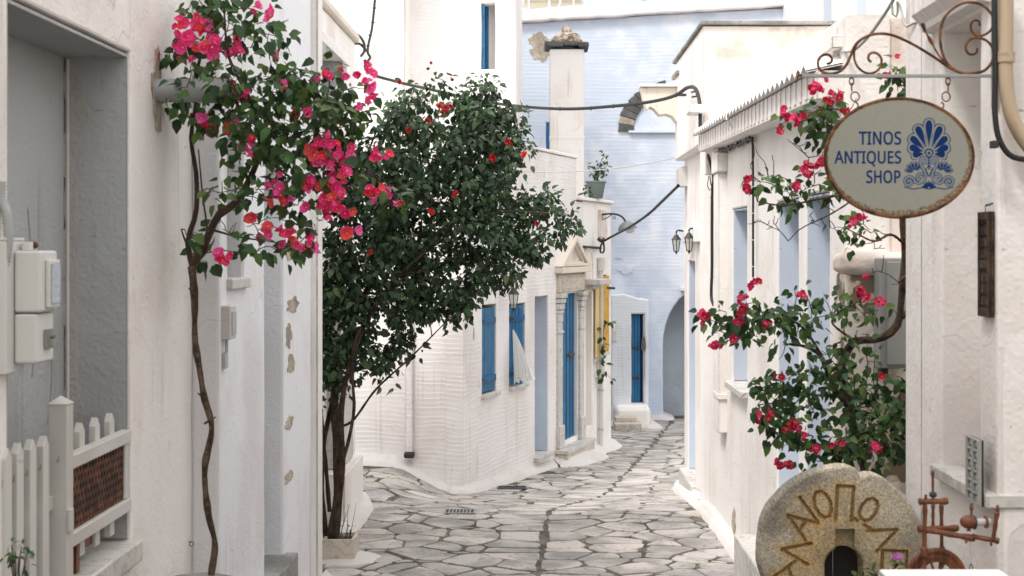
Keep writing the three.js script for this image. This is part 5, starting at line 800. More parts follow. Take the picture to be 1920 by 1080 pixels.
{ // hanging sign on its scrolled bracket
  const D = 5.06, Z = (x, y) => P(1480 + x / 2.571, y / 2.571, D), t = thing('shop_sign', 'oval enamel antiques shop sign hanging from a rusty scrolled bracket', 'sign', P(1862, 143, D).toArray());
  const W = 1024, H = 820, cv = document.createElement('canvas'); cv.width = W; cv.height = H; const c = cv.getContext('2d');
  const k = W / 284, X = px => (px - 1544) * k, Y = py => (py - 182.3) * k;
  c.fillStyle = '#c9c8bd'; c.fillRect(0, 0, W, H);
  for (let i = 0; i < 2600; i++) { const x = rnd() * W, y = rnd() * H, r = 1 + rnd() * 9; c.fillStyle = `rgba(${pick(['150,146,130', '215,213,204', '170,166,150'])},${.04 + rnd() * .06})`; c.beginPath(); c.arc(x, y, r, 0, 7); c.fill(); }
  for (let i = 0; i < 90; i++) { c.fillStyle = `rgba(110,84,58,${.15 + rnd() * .3})`; c.beginPath(); c.arc(rnd() * W, rnd() * H, .8 + rnd() * 2, 0, 7); c.fill(); }
  for (let i = 0; i < 4200; i++) { const a = rnd() * 6.283, low = .5 + .5 * Math.sin(a + .35), e = .99 - Math.pow(rnd(), 2.2) * (.02 + .085 * low * low), x = W / 2 + Math.cos(a) * e * W / 2, y = H / 2 + Math.sin(a) * e * H / 2; c.fillStyle = `rgba(${pick(['120,72,34', '150,96,46', '96,58,32', '170,120,66'])},${.12 + .3 * low * rnd()})`; c.beginPath(); c.arc(x, y, 2 + rnd() * 7, 0, 7); c.fill(); }
  const blue = '#063c86', cream = '#c4c4ba'; c.fillStyle = blue; c.textBaseline = 'alphabetic';
  const word = (w, x0, x1, yb, cap) => { c.font = '100px sans-serif'; const mw = c.measureText(w).width, sy = cap * k / 72; c.save(); c.translate(X(x0), Y(yb)); c.scale((x1 - x0) * k / mw, sy); c.fillText(w, 0, 0); c.lineWidth = 4.2; c.strokeStyle = blue; c.strokeText(w, 0, 0); c.restore(); };
  word('TINOS', 1609, 1690, 270.5, 24); word('ANTIQUES', 1563, 1690, 306.5, 23); word('SHOP', 1622, 1689, 344, 23.5);
  // palmette above double volutes
  const ox = X(1742), oy = Y(288), u = k;
  const petal = (a, L, w, col, s = 0) => { c.save(); c.translate(ox, oy); c.rotate(a); c.fillStyle = col; c.beginPath(); c.moveTo(0, -s); c.bezierCurveTo(-w * .2, -L * .45, -w, -L * .62, -w, -L * .82); c.bezierCurveTo(-w, -L * 1.06, w, -L * 1.06, w, -L * .82); c.bezierCurveTo(w, -L * .62, w * .2, -L * .45, 0, -s); c.fill(); c.restore(); };
  const angs = [-1.62, -1.22, -.82, -.41, 0, .41, .82, 1.22, 1.62], len = [31, 39, 47, 57, 64, 57, 47, 39, 31];
  angs.forEach((a, i) => petal(a, (len[i] + 4.5) * u, 11.5 * u, blue)); angs.forEach((a, i) => petal(a, (len[i] + 3) * u, 10 * u, cream)); angs.forEach((a, i) => petal(a, len[i] * u, 6.6 * u, blue, 9 * u));
  c.fillStyle = cream; c.beginPath(); c.arc(ox, oy - 3 * u, 10 * u, 0, 7); c.fill(); c.fillStyle = blue; for (const r of [9, 6, 3]) { c.fillStyle = r === 6 ? cream : blue; c.beginPath(); c.arc(ox, oy - 1 * u, r * u, Math.PI, 0); c.lineTo(ox, oy + r * 1.1 * u); c.fill(); }
  for (const s of [-1, 1]) { for (let i = -2; i <= 2; i++) { c.save(); c.translate(ox + s * 27 * u, oy + 34 * u); c.rotate(s * .35 + i * .55); for (const [L, w, col] of [[19, 4.6, blue], [17.5, 3.6, cream], [16, 2.6, blue]]) { c.fillStyle = col; c.beginPath(); c.ellipse(0, -L * .6 * u, w * u, L * .42 * u, 0, 0, 7); c.fill(); } c.restore(); } }
  const spiral = (cx, cy, r, a0, turns, dir) => { const p = []; for (let i = 0; i <= 60; i++) { const q = i / 60, rad = r * (1 - .86 * q), a = a0 + dir * q * turns * 6.283; p.push([cx + Math.cos(a) * rad, cy + Math.sin(a) * rad]); } return p; };
  const path = (p, w, col) => { c.strokeStyle = col; c.lineWidth = w * u; c.lineCap = c.lineJoin = 'round'; c.beginPath(); p.forEach((q, i) => i ? c.lineTo(ox + q[0] * u, oy + q[1] * u) : c.moveTo(ox + q[0] * u, oy + q[1] * u)); c.stroke(); };
  const curves = []; for (const s of [-1, 1]) { const up = spiral(s * 8, 14, 8, s > 0 ? Math.PI * .1 : Math.PI * .9, 1.4, -s).map(q => q), lo = spiral(s * 38, 54, 11, s > 0 ? Math.PI : 0, 1.5, s);
    curves.push([...up.slice().reverse(), [s * 14, 24], [s * 8, 34], [s * 6, 42], [s * 10, 52], [s * 19, 57], [s * 27, 54], ...lo], spiral(s * 16, 46, 8, s > 0 ? -2 : -1.1, 1.3, s)); }
  for (const p of curves) path(p, 6.4, blue); for (const p of curves) path(p, 3.8, cream); for (const p of curves) path(p, 1.1, '#7f93b2');
  c.fillStyle = blue; for (let i = -3; i <= 3; i++) { c.save(); c.translate(ox, oy + 66 * u); c.rotate(i * .42); c.beginPath(); c.ellipse(0, -8 * u, 2 * u, 6 * u, 0, 0, 7); c.fill(); c.restore(); }
  path([[-46, 64], [-30, 68], [-12, 65], [0, 68], [12, 65], [30, 68], [46, 64]], 2, blue); path([[0, 12], [0, 30]], 2.4, blue); for (const s of [-1, 1]) path([[0, 22], [s * 6, 30], [s * 2, 40], [0, 44]], 1.6, blue);
  const map = new THREE.CanvasTexture(cv); map.colorSpace = THREE.SRGBColorSpace; map.anisotropy = 8;
  const cc = P(1686, 296, D), a = 137 * D / F, b2 = 109 * D / F, ell = (k1, k2) => { return new THREE.Shape(Array.from({ length: 128 }, (_, i) => new THREE.Vector2(Math.cos(i * Math.PI / 64) * a * k1, Math.sin(i * Math.PI / 64) * b2 * k2))); };
  const g = new THREE.ExtrudeGeometry(ell(1, 1), { depth: .008, bevelEnabled: true, bevelSize: .004, bevelThickness: .004, bevelSegments: 3, curveSegments: 64 }); { const p = g.attributes.position, uv = g.attributes.uv; for (let i = 0; i < p.count; i++) uv.setXY(i, p.getX(i) / (2 * a * 1.022) + .5, p.getY(i) / (2 * b2 * 1.022) + .5); }
  g.rotateY(0); g.translate(cc.x, cc.y, cc.z - .008); part('sign_board', g, new THREE.MeshPhysicalMaterial({ map, color: lin(.50, .51, .50), roughness: .7, specularIntensity: .4 }), t);
  const rim = []; for (let i = 0; i <= 96; i++) { const q = i / 96 * 6.28319; rim.push(V(cc.x + Math.cos(q) * (a + .003), cc.y + Math.sin(q) * (b2 + .003), cc.z - .001)); }
  part('sign_rim', uvBox(tube(rim, u => .0062 + .0008 * vn(u * 60, 1, 999, 701), 0, 8, 160)), M.rust, t);
  const scroll = (pts, r, r1, mat = M.rust) => part('scroll', uvBox(tube(pts.map(p => Z(...p)), r, r1, 8, pts.length * 6)), mat, t);
  scroll([[180, 308], [200, 302], [205, 280], [185, 263], [155, 270], [138, 300], [147, 335], [190, 355], [235, 348], [270, 320], [295, 270], [320, 215], [360, 182], [420, 163], [490, 168], [570, 200], [650, 245], [720, 290], [770, 325], [830, 352]], .0048, .0052);
  scroll([[395, 300], [381, 285], [386, 262], [410, 253], [437, 270], [445, 300], [430, 335], [395, 354], [355, 345], [322, 310], [312, 265], [322, 220], [345, 192]], .0048, .004);
  scroll([[880, 356], [820, 348], [760, 305], [732, 230], [728, 160], [745, 90], [790, 40], [850, 12], [920, 20], [965, 55], [985, 100], [975, 140], [940, 168], [905, 172], [880, 150], [875, 120], [890, 98], [913, 102], [918, 125]], .0055, .0042);
  scroll([[860, 356], [940, 340], [975, 300], [985, 260], [970, 215], [940, 190], [900, 182], [865, 195], [850, 225], [860, 255], [885, 263], [903, 250], [905, 232]], .0055, .0042);
  part('twisted_leaf', uvBox(tube([[745, 298], [715, 258], [685, 203], [660, 160], [640, 112]].map(p => Z(...p)), u => .003 + .0045 * Math.pow(Math.abs(Math.sin(u * 8.4)), 2) * sm(.25, .5, u), 0, 8, 50)), M.rust, t);
  { const p0 = Z(60, 366), p1 = Z(985, 370); part('bracket_bar', [box(p0.x, p1.x, p0.y - .006, p0.y + .006, -D - .006, -D + .006, .002)], M.greyIron, t); part('bar_tip', [tube([[75, 366], [48, 364], [38, 372], [42, 384], [50, 380]].map(p => Z(...p)), .0045, .003, 6), tube([[60, 362], [45, 358], [38, 350], [46, 345], [51, 351]].map(p => Z(...p)), .0035, .0025, 6)], M.rust, t); part('wall_plate', box(1.585, 1.602, Yp(200, D), Yp(-30, D), -D - .02, -D + .02, .003), M.greyIron, t); }
  for (const [x, x2] of [[300, 325], [765, 738]]) { const tor = (p, R, r, ry, sy) => { const g = new THREE.TorusGeometry(R, r, 8, 22); g.scale(1, sy, 1); g.rotateY(ry); g.translate(p.x, p.y, p.z); return g; };
    part('chain_link', tor(Z(x, 392), .0075, .0024, 0, 1.7), M.rust, t); part('chain_link', tor(Z(x + 1, 420), .0075, .0024, 1.3, 1.7), M.rust, t); part('chain_ring', tor(Z((x + x2) / 2 + 4, 466), .0165, .0025, .3, 1), M.rust, t); part('chain_hook', tube([Z(x2 - 6, 492), Z(x2 + 4, 500), Z(x2 + 6, 512), Z(x2, 525), Z(x2 + 2, 540)], .003, .003, 6), M.rust, t); }
  part('wire_hook', tube([[888, 760], [908, 742], [912, 728], [924, 726], [926, 745], [914, 785], [916, 805], [906, 815], [898, 800]].map(p => Z(...p)), .0022, .0022, 6), M.wire, t);
}
{ // millstone
  const D = 5.98, c = P(1579, 1032, D), R = 156 * D / F, th = .13, t = thing('millstone', 'old millstone with carved ochre Greek letters round its hole', 'millstone', [c.x, c.y - R, c.z]);
  const U = (dx, dy) => [dx * D / F, -dy * D / F];                       // photo pixel offset from the centre -> metres on the face
  const segs = []; const let_ = (px, py, ang, w, h, strokes) => { const [ox, oy] = U(px, py), a = ang * Math.PI / 180, ca = Math.cos(a), sa = Math.sin(a), s = D / F; for (const [x0, y0, x1, y1] of strokes) { const q = (x, y) => { const X = x * w * s, Yy = y * h * s; return [ox + X * ca + Yy * sa, oy - X * sa + Yy * ca]; }; segs.push([...q(x0, y0), ...q(x1, y1)]); } };
  const A = [[-.5, -.5, 0, .5], [.5, -.5, 0, .5], [-.28, -.12, .28, -.12]], Lm = [[-.5, -.5, 0, .5], [.5, -.5, 0, .5]], O = Array.from({ length: 10 }, (_, i) => { const a = i * .6283, b = a + .6283; return [Math.cos(a) * .5, Math.sin(a) * .5, Math.cos(b) * .5, Math.sin(b) * .5]; }), Pi = [[-.5, -.5, -.5, .5], [.5, -.5, .5, .5], [-.5, .5, .5, .5]], I = [[0, -.5, 0, .5]], E = [[-.5, -.5, -.5, .5], [-.5, .5, .5, .5], [-.5, 0, .3, 0], [-.5, -.5, .5, -.5]], Om = [...O, [-.7, -.62, -.25, -.62], [.25, -.62, .7, -.62]];
  let_(-104, 44, -104, 42, 52, A); let_(-87, 2, -80, 40, 52, Lm); let_(-79, -50, -55, 40, 54, A); let_(-62, -76, -36, 10, 58, I); let_(-36, -86, -20, 30, 52, O); let_(5, -88, 4, 30, 64, Pi); let_(50, -76, 32, 30, 46, Om); let_(80, -28, 66, 42, 52, Lm); let_(98, 18, 92, 34, 46, E);
  const hole = U(4, 30), hr0 = U(28, 0)[0];
  const sh = new THREE.Shape(), N = 72; for (let i = 0; i < N; i++) { const a = i / N * 6.28319, notch = Math.exp(-Math.pow((a - 1.30) / .07, 2)) * .03 + Math.exp(-Math.pow((a - 3.75) / .05, 2)) * .02, r = R * (1 + .022 * (vn(i * .5, 3, 999, 711) - .5)) - notch; i ? sh.lineTo(Math.cos(a) * r, Math.sin(a) * r) : sh.moveTo(r, 0); }
  const hp2 = new THREE.Path(); const hw = .080; hp2.moveTo(hole[0] - hw, hole[1] - .14); hp2.lineTo(hole[0] - hw, hole[1]); for (let i = 1; i < 12; i++) { const a = Math.PI - i / 12 * Math.PI; hp2.lineTo(hole[0] + Math.cos(a) * hw, hole[1] + Math.sin(a) * hw); } hp2.lineTo(hole[0] + hw, hole[1]); hp2.lineTo(hole[0] + hw, hole[1] - .14); hp2.lineTo(hole[0] - hw, hole[1] - .14); sh.holes.push(hp2);
  let g = new THREE.ExtrudeGeometry(sh, { depth: th - .03, bevelEnabled: true, bevelSize: .012, bevelThickness: .015, bevelOffset: -.012, bevelSegments: 3 }); g.translate(0, 0, -th + .015);
  const ev = new Evaluator(); ev.useGroups = false; let br = new Brush(g); br.updateMatrixWorld();
  const cut = (bx) => { const q = new Brush(bx); q.updateMatrixWorld(); br = ev.evaluate(br, q, SUBTRACTION); };
  segs.forEach((s, i) => { const L = Math.hypot(s[2] - s[0], s[3] - s[1]), bx = new THREE.CylinderGeometry(.0068 + (i % 5) * .00013, .003, .05, 4, 1); bx.rotateY(Math.PI / 4); bx.rotateX(Math.PI / 2); const w = new THREE.BoxGeometry(L + .010, .0135 + (i % 4) * .0003, .030); w.rotateZ(Math.atan2(s[3] - s[1], s[2] - s[0])); w.translate((s[0] + s[2]) / 2, (s[1] + s[3]) / 2, .0005 + (i % 7) * .00021); cut(w); });
  { const n0 = U(-13, -42), n1 = U(24, -2), w = new THREE.BoxGeometry(n1[0] - n0[0], n0[1] - n1[1], .1); w.translate((n0[0] + n1[0]) / 2, (n0[1] + n1[1]) / 2 - .004, .008); cut(w); }
  g = br.geometry.index ? br.geometry.toNonIndexed() : br.geometry.clone(); for (const kk of Object.keys(g.attributes)) if (!['position', 'normal', 'uv'].includes(kk)) g.deleteAttribute(kk);
  g.computeVertexNormals(); const p = g.attributes.position, uv = new Float32Array(p.count * 2), S = 2.2 * R; for (let i = 0; i < p.count; i++) { uv[2 * i] = p.getX(i) / S + .5 + p.getZ(i) * .2; uv[2 * i + 1] = p.getY(i) / S + .5; } g.setAttribute('uv', new THREE.BufferAttribute(uv, 2));
  g.rotateX(-.03); g.translate(c.x, c.y, c.z);
  const map = tex(1024, (u, v) => { const x = (u - .5) * S, y = (v - .5) * S; let d = 1; for (const s of segs) { const dx = s[2] - s[0], dy = s[3] - s[1], q = clamp(((x - s[0]) * dx + (y - s[1]) * dy) / (dx * dx + dy * dy), 0, 1); d = Math.min(d, Math.hypot(x - s[0] - q * dx, y - s[1] - q * dy)); }
    const n = fbm(u, v, 8, 4, 721), gr = vn(u * 190, v * 190, 190, 722), g2 = vn(u * 95, v * 95, 95, 724), r = Math.hypot(x - hole[0], y - hole[1]); let cl = mix3([.63, .60, .54], [.47, .45, .41], sm(.3, .7, fbm(u, v, 4, 4, 723)));
    const left = sm(.10, -.02, x) * .8 + .2; cl = mix3(cl, [.66, .55, .36], clamp((sm(.045, .008, d) * .6 + sm(.26, .12, r) * .55) * (.35 + n) * (.35 + .65 * left), 0, .85)); cl = mix3(cl, [.46, .33, .17], sm(.012, .003, d) * .6); return cl.map(q => q * (.86 + .38 * gr + .18 * g2)); }, true);
  part('plinth', box(c.x - .2, c.x + .2, -.45, c.y - R + .03, c.z - .16, c.z - .01, .02), M.greyStone, t);
  part('stone', g, MS({ map, bumpMap: T.stoneBump, bumpScale: .006, color: lin(1, 1, .98), roughness: .95 }), t);
  const bk = thing('hole_shade_panels', 'added dark panels standing in for the shade inside the millstone hole', 'board', [c.x, c.y - .1, c.z - .2]); part('board', [box(c.x - .16, c.x + .0, c.y - .42, c.y + .12, c.z - .19, c.z - .21, .004), box(c.x + .003, c.x + .16, c.y - .42, c.y + .12, c.z - .19, c.z - .21, .004)], M.dark, bk);  // added dark panels give the hole its shade
}
{ // spinning wheel on its table
  const D = 4.93, q = (x, y, d = 0) => P(1400 + x / 3.692, 840 + y / 3.692, D + d), t = thing('spinning_wheel', 'small turned wooden spinning wheel on the white table', 'spinning wheel', P(1757, 1085, D).toArray());
  const post = (a, b, r) => { const L = a.distanceTo(b), g = new THREE.LatheGeometry([[0, 0], [r, 0], [r * 1.3, L * .04], [r, L * .08], [r * .85, L * .3], [r * 1.05, L * .5], [r * .85, L * .7], [r * 1.25, L * .92], [r, L], [0, L]].map(p => new THREE.Vector2(...p)), 12); g.applyQuaternion(new THREE.Quaternion().setFromUnitVectors(V(0, 1, 0), b.clone().sub(a).normalize())); g.translate(a.x, a.y, a.z); return uvBox(g); };
  const mk = (n, g, mat = M.wood) => part(n, g, mat, t);
  mk('post', post(q(1227, 880), q(1235, 390), .0075)); mk('post', post(q(1350, 720, .06), q(1348, 385, .05), .0068)); mk('post', post(q(1290, 545, .05), q(1290, 390, .05), .006));
  mk('crossbar', post(q(1192, 372), q(1392, 368), .0105)); mk('lower_bar', post(q(1190, 562), q(1460, 555, .05), .0105)); mk('arm', post(q(1235, 565), q(1580, 628, -.03), .0105)); mk('arm', post(q(1560, 612, -.02), q(1750, 645, -.05), .009));
  mk('spindle', post(q(1290, 345), q(1288, 155), .0052)); mk('spindle_knob', ball(q(1290, 322), .0135, 1, .85), M.dark);
  mk('finial', lathe([[0, -.012], [.006, -.008], [.004, 0], [.006, .004], [0, .01]], q(1240, 338), 10)); mk('finial', lathe([[0, -.02], [.004, -.018], [.0035, -.004], [.007, .0], [.0075, .006], [.004, .012], [.006, .016], [.0055, .02], [0, .021]], q(1556, 425, -.03), 12));
  mk('flyer', [ball(q(1540, 512, -.03), .030, 1.05, .78, .9, 18)]); mk('flyer_band', ball(q(1575, 515, -.03), .0255, .35, .95, 1, 16), M.dark); mk('bobbin', [cyl(q(1590, 515, -.035), q(1690, 510, -.04), .013, .011, 14)], M.wire); mk('bobbin_flange', [cyl(q(1650, 512, -.04), q(1664, 512, -.04), .021, .021, 18)]);
  mk('upright', post(q(1705, 640, -.045), q(1735, 440, -.05), .0078)); mk('upright', post(q(1535, 575, -.03), q(1552, 470, -.03), .006)); mk('finial', lathe([[0, -.01], [.006, -.006], [.0075, .002], [.004, .008], [.005, .014], [0, .016]], q(1737, 425, -.05), 10));
  mk('peg', [cyl(q(1520, 620, -.03), q(1520, 658, -.03), .004), cyl(q(1692, 640, -.05), q(1692, 678, -.05), .004)]);
  const wc = q(1312, 905, .03), R = 57 * D / F; const rim = new THREE.TorusGeometry(R - .008, .011, 8, 48); rim.scale(1, 1, .8); rim.translate(wc.x, wc.y, wc.z); const w = mk('wheel_rim', uvBox(rim)); const rim2 = new THREE.TorusGeometry(R - .028, .006, 6, 40); rim2.translate(wc.x, wc.y, wc.z); part('inner_rim', uvBox(rim2), M.wood, w); const disc = new THREE.RingGeometry(R - .042, R - .01, 40); const de = new THREE.ExtrudeGeometry((() => { const ring = (r, k) => Array.from({ length: 56 }, (_, i) => new THREE.Vector2(Math.cos(k * i * Math.PI / 28) * r, Math.sin(k * i * Math.PI / 28) * r)); const s = new THREE.Shape(ring(R - .01, 1)); s.holes.push(new THREE.Path(ring(R - .046, -1))); return s; })(), { depth: .010, bevelEnabled: false, curveSegments: 40 }); de.translate(wc.x, wc.y, wc.z - .005); part('felloe', uvBox(de), M.wood, w);
  for (let i = 0; i < 8; i++) { const a = i * .785 + .3; part('spoke', cyl(wc, wc.clone().add(V(Math.cos(a) * (R - .03), Math.sin(a) * (R - .03), 0)), .005, .004, 8), M.wood, w); } part('hub', cyl(wc.clone().add(V(0, 0, .02)), wc.clone().add(V(0, 0, -.02)), .014, .014, 14), M.wood, w);
  mk('post_foot', [lathe([[0, -.02], [.014, -.02], [.016, -.008], [.012, 0], [.014, .008], [.009, .018], [0, .02]], q(1228, 720), 14), lathe([[0, -.02], [.013, -.02], [.014, 0], [.008, .015], [0, .016]], q(1352, 710, .06), 14), lathe([[0, -.04], [.011, -.04], [.014, -.02], [.009, 0], [0, .01]], q(1222, 820), 14)]);
  const ys = wc.y - R - .03; mk('wheel_stand', [box(P(1700, 0, D).x, P(1840, 0, D).x, ys - .02, ys, -D - .08, -D + .05, .003), cyl(V(wc.x, ys, wc.z + .03), V(wc.x, wc.y, wc.z + .03), .006), cyl(V(wc.x, ys, wc.z - .03), V(wc.x, wc.y, wc.z - .03), .006), cyl(V(P(1728, 0, D).x, ys, -D), q(1226, 885), .009), cyl(V(P(1766, 0, D).x, ys, -D - .05), q(1350, 725, .06), .008)]);
  mk('thread', tube([q(1550, 640, -.03), q(1551, 720, -.03), q(1552, 800, -.03)], .0012, .0012, 4), M.wire); mk('yarn_hook', tube([q(1552, 800, -.03), q(1543, 832, -.03), q(1550, 842, -.03), q(1566, 836, -.03), q(1553, 800, -.03)], .0018, .0018, 4), M.dark);
  const tb = thing('table', 'low white table under the small spinning wheel, behind the white ledge', 'table', [1.33, -.2, -4.95]); part('tabletop', box(1.14, 1.56, ys - .055, ys - .0215, -4.80, -5.04, .006), M.white, tb); for (const [x, z] of [[1.17, -4.83], [1.52, -4.83], [1.17, -5.0], [1.52, -5.0]]) part('leg', box(x - .02, x + .02, -.25, ys - .056, z + .02, z - .02, .004), M.white, tb);
  const lg = thing('ledge', 'white plastered ledge along the bottom edge in front of the spinning wheel', 'ledge', [1.3, -.2, -4.68]); part('ledge_block', box(P(1645, 0, 4.76).x, P(1876, 0, 4.76).x, -.25, Yp(1066, 4.76), -4.60, -4.76, .012), M.white, lg);
}
{ // potted plants at the bottom edge
  const pot = (name, label, px, D, top, leafPts, geos, mats, tint, fl) => { const b = P(px, 0, D); const gy = groundY(b.x, D) - .03; const t = thing(name, label, 'potted plant', [b.x, gy, -D]); part('pot', uvBox(lathe([[0, gy], [.075, gy], [.11, top - .03], [.118, top - .028], [.118, top], [.10, top], [.095, top - .03], [0, top - .035]], V(b.x, 0, -D), 28)), M.raw, t);
    const lv = [], st = []; for (const [x, y, n] of leafPts) { const e = P(x, y, D + rr(-.04, .04)); st.push(tube([V(b.x + rr(-.04, .04), top - .04, -D), V(b.x, top + .02, -D).lerp(e, .5), e], .003, .0018, 5)); spray(lv, e, .018, n, { droop: .3, s0: .7, s1: 1.1 }); } part('stem', st, M.bark, t); dress(t, lv, geos, mats, tint, 200); if (fl) fl(t); return t; };
  pot('potted_plant', 'small green potted plant in front of the picket gate', 32, 4.45, .50, [[22, 1022, 3], [40, 1024, 4], [52, 1035, 4], [18, 1045, 3], [35, 1048, 3], [48, 1062, 2], [28, 1035, 3]], [leafGeo(.034, .017, .3, .4), leafGeo(.03, .014, .3, .5)], bougMats, bougGreens);
  pot('potted_plant', 'low potted plant with a pink flower in front of the millstone', 1665, 5.7, .26, [[1625, 1072, 6], [1612, 1078, 5], [1640, 1074, 6], [1675, 1066, 6], [1690, 1064, 6], [1700, 1074, 5], [1660, 1078, 6], [1682, 1054, 5]], [leafGeo(.034, .017, .3, .3), leafGeo(.03, .012, .3, .3)], bougMats, bougGreens, t => { const g = []; for (let j = 0; j < 2; j++) for (let i = 0; i < 6; i++) { const l = leafGeo(.024, .018, -.1, -.2); l.rotateX(1.1 - .4 * j); l.rotateY(i * 1.047 + j * .5); g.push(l.toNonIndexed()); } g.forEach(q => { const a = new Float32Array(q.attributes.position.count * 3); for (let i = 0; i < a.length; i += 3) a.set([.55, .16, .52], i); q.setAttribute('color', new THREE.BufferAttribute(a, 3)); q.deleteAttribute('uv'); }); const m = mergeGeometries(g); m.computeVertexNormals(); blooms(t, [[1681, 1046, 6, 4, 2]], [m], 5.62, 'flower', .9); });
}
{ // right bougainvillea
  const t = thing('bougainvillea', 'twisted old bougainvillea with crimson flowers behind the millstone', 'bougainvillea', [1.62, -.4, -7.2]);
  const st = [
    [[[1630, 1040, 7.2], [1625, 900, 7.2], [1602, 815, 7.2], [1592, 745, 7.18], [1577, 700, 7.15], [1590, 655, 7.12], [1602, 640, 7.1], [1650, 635, 7.06], [1682, 610, 7.02], [1690, 560, 7.0], [1696, 480, 6.98], [1692, 400, 6.96], [1688, 310, 6.95], [1700, 200, 6.9]], .026, .014],
    [[[1595, 770, 7.2], [1566, 730, 7.15], [1548, 690, 7.1], [1536, 665, 7.05], [1510, 650, 7.0], [1480, 645, 6.98]], .016, .007],
    [[[1686, 600, 7.02], [1715, 575, 6.96], [1730, 540, 6.92], [1740, 525, 6.9], [1733, 518, 6.88], [1705, 515, 6.92], [1685, 530, 6.96]], .012, .008],
    [[[1696, 540, 6.98], [1716, 565, 6.94], [1725, 560, 6.92]], .010, .006],
    [[[1694, 455, 6.96], [1670, 440, 6.92], [1640, 452, 6.88], [1610, 440, 6.85], [1590, 430, 6.85]], .008, .003],
    [[[1694, 440, 6.96], [1708, 465, 6.93], [1722, 500, 6.92], [1728, 520, 6.9]], .007, .004],
    [[[1692, 330, 6.95], [1600, 360, 6.85], [1540, 372, 6.8], [1470, 385, 6.78], [1420, 378, 6.76]], .010, .003],
    [[[1650, 340, 6.9], [1560, 400, 6.82], [1500, 430, 6.8], [1478, 452, 6.8]], .006, .002],
    [[[1690, 300, 6.95], [1640, 240, 6.88], [1590, 210, 6.85], [1540, 205, 6.82], [1500, 225, 6.8]], .007, .002],
    [[[1540, 665, 7.05], [1500, 610, 6.98], [1440, 590, 6.94], [1380, 610, 6.92], [1330, 600, 6.92]], .008, .002],
    [[[1602, 640, 7.1], [1560, 600, 7.0], [1600, 570, 6.96], [1650, 560, 6.95]], .007, .002],
    [[[1592, 745, 7.18], [1520, 740, 7.05], [1450, 730, 7.0], [1420, 760, 7.0]], .008, .002],
    [[[1595, 770, 7.2], [1650, 740, 7.1], [1690, 730, 7.05]], .007, .002]];
  for (const [i, [p, r0, r1]] of st.entries()) part(i ? 'branch' : 'trunk', uvBox(tube(stem(p), u => lerp(r0, r1, u) * (1 + .12 * Math.sin(u * 60 + i)), 0, 8, 50)), M.bark, t);
  const nodes = st.flatMap(([p]) => nodesOf(stem(p), 16)), tips = [], leaves = [];
  const el = [[1450, 610, 85, 38, 24, 6], [1385, 600, 50, 35, 9, 6], [1340, 605, 35, 25, 6, 5], [1540, 590, 60, 35, 12, 5], [1600, 580, 40, 22, 6, 4], [1420, 560, 40, 25, 5, 5], [1505, 548, 14, 14, 2, 4], [1500, 720, 70, 50, 14, 5], [1560, 740, 74, 62, 21, 6], [1640, 760, 64, 58, 17, 6], [1450, 760, 45, 40, 9, 5], [1420, 790, 25, 18, 3, 4], [1480, 810, 50, 30, 9, 5], [1540, 840, 60, 35, 14, 6], [1620, 845, 70, 35, 16, 6], [1665, 800, 40, 50, 10, 6], [1500, 665, 50, 20, 4, 4], [1620, 660, 40, 18, 5, 5], [1690, 730, 26, 28, 5, 5], [1600, 430, 40, 14, 5, 5], [1610, 455, 16, 22, 2, 4], [1560, 210, 36, 32, 14, 6], [1500, 230, 40, 16, 7, 5], [1540, 250, 26, 14, 5, 5], [1690, 140, 26, 24, 9, 6], [1720, 172, 14, 12, 5, 5], [1450, 345, 45, 16, 7, 5], [1480, 370, 40, 22, 5, 5], [1560, 340, 40, 20, 5, 5], [1520, 330, 40, 20, 3, 4], [1650, 580, 30, 16, 3, 4], [1590, 640, 30, 18, 4, 4]];
  for (const [cx, cy, rx, ry, n, k] of el) for (let i = 0; i < n; i++) { let a, b; do { a = rr(-1, 1); b = rr(-1, 1); } while (a * a + b * b > 1); const c = P(cx + a * rx, cy + b * ry, 6.92 + rr(-.14, .18)); tips.push(c); spray(leaves, c, .056, cy > 680 ? k + 2 : k, { droop: .55, s0: .62, s1: 1.1, face: .5 }); }
  part('twigs', twigs(nodes, tips, .006), M.bark, t, { kind: 'stuff' });
  const bare = []; for (let i = 0; i < 70; i++) bare.push(P(rr(1400, 1640), rr(300, 440) - 40 * (rnd() < .3), 6.8 + rr(-.1, .1))); for (let i = 0; i < 26; i++) bare.push(P(rr(1630, 1740), rr(430, 540), 6.9 + rr(-.06, .06))); for (let i = 0; i < 18; i++) bare.push(P(rr(1510, 1610), rr(180, 330), 6.8 + rr(-.06, .06))); part('bare_twigs', twigs(nodes.slice(), bare, .0028, 1.2), M.bark, t, { kind: 'stuff' });
  const lg = [leafGeo(.058, .040, .35, .3), leafGeo(.052, .038, .45, .4), leafGeo(.06, .038, .25, .15)];
  dress(t, leaves, lg, bougMats, bougGreens, 290);
  const red = [[.62, .012, .10], [.55, .01, .08], [.68, .02, .14], [.60, .012, .05]].map((c, i) => bractGeo(c, 1.05));
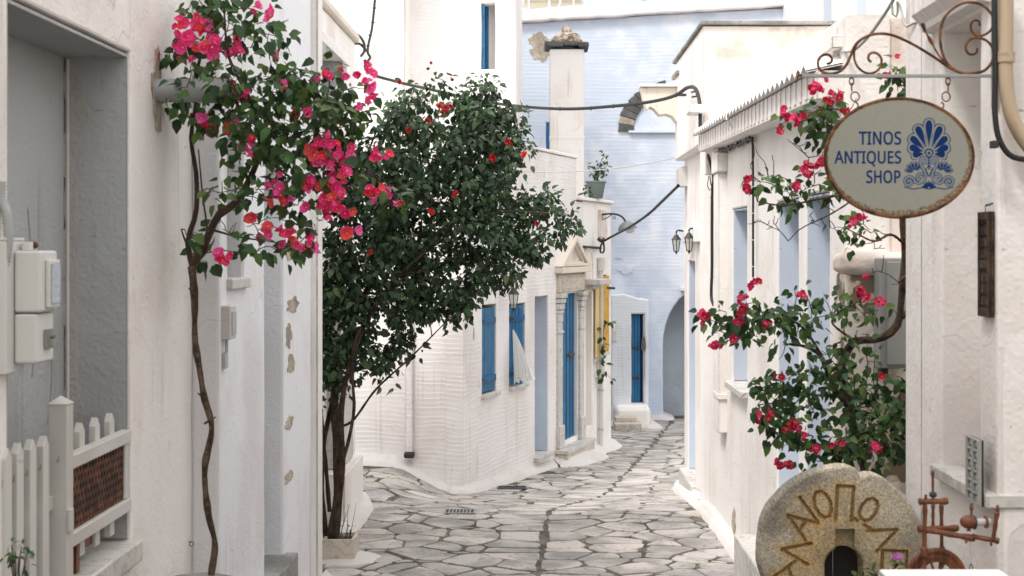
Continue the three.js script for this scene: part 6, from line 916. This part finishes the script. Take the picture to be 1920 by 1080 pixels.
  blooms(t, [[1412, 530, 11, 5, 5], [1390, 558, 9, 9, 5], [1388, 582, 8, 6, 4], [1388, 598, 8, 6, 4], [1320, 590, 9, 9, 5], [1318, 602, 6, 6, 2], [1340, 648, 6, 6, 3], [1438, 605, 8, 6, 3], [1500, 560, 6, 6, 3], [1614, 553, 12, 9, 7], [1618, 540, 5, 5, 2], [1652, 566, 7, 7, 4], [1372, 636, 5, 6, 2], [1455, 705, 6, 6, 2], [1442, 778, 9, 6, 4], [1422, 781, 7, 6, 3], [1480, 800, 12, 7, 5], [1532, 845, 12, 8, 6], [1568, 834, 14, 8, 6], [1636, 842, 8, 9, 5], [1466, 870, 8, 7, 5], [1482, 872, 7, 7, 3], [1504, 818, 6, 6, 2], [1552, 158, 0, 0, 0], [1527, 165, 11, 13, 9], [1543, 148, 5, 4, 2], [1575, 178, 6, 5, 3], [1556, 185, 14, 10, 5], [1475, 215, 10, 6, 4], [1490, 222, 10, 7, 5], [1508, 218, 8, 6, 3], [1458, 244, 7, 6, 3], [1405, 330, 5, 5, 2], [1405, 358, 8, 8, 5], [1398, 350, 5, 5, 2], [1512, 318, 10, 8, 6], [1530, 305, 8, 5, 3], [1490, 350, 6, 5, 3], [1540, 310, 5, 6, 2], [1600, 418, 8, 7, 4], [1615, 407, 5, 5, 3], [1580, 205, 8, 8, 2], [1683, 112, 3, 3, 1], [1665, 138, 2, 2, 1], [1628, 522, 4, 4, 1], [1650, 705, 4, 3, 1], [1728, 165, 4, 4, 1]], red, 6.78, 'flower', .85);
}
for (const [px, D, w, lab] of [[960, 17.05, .34, 'dark iron drain grate beside the corner house wall'], [862, 13.45, .30, 'narrow drain grate among the flagstones by the crest']]) {
  const x = (px - CX) * D / F, y = groundY(x, D) + .008, t = thing('drain_grate', lab, 'drain grate', [x, y, -D]); const fm = px > 900 ? M.iron : M.greyIron; part('frame', [box(x - w / 2, x + w / 2, y, y + .01, -D - .11, -D - .09, .002), box(x - w / 2, x + w / 2, y, y + .01, -D + .09, -D + .11, .002), box(x - w / 2, x - w / 2 + .02, y, y + .01, -D - .089, -D + .089, .002), box(x + w / 2 - .02, x + w / 2, y, y + .01, -D - .089, -D + .089, .002)], fm, t); part('pit', box(x - w / 2 + .01, x + w / 2 - .01, y - .02, y + .002, -D - .1, -D + .1, 0), M.dark, t); for (let i = 1; i < 8; i++) part('bar', box(x - w / 2 + .02 + i * (w - .04) / 8 - .006, x - w / 2 + .02 + i * (w - .04) / 8 + .006, y + .0022, y + .009, -D - .088, -D + .088, .001), px > 900 ? M.iron : M.greyIron, t);  // pit is a solid dark slab drawn as the hollow under the bars
}
renderer.render(scene, camera);
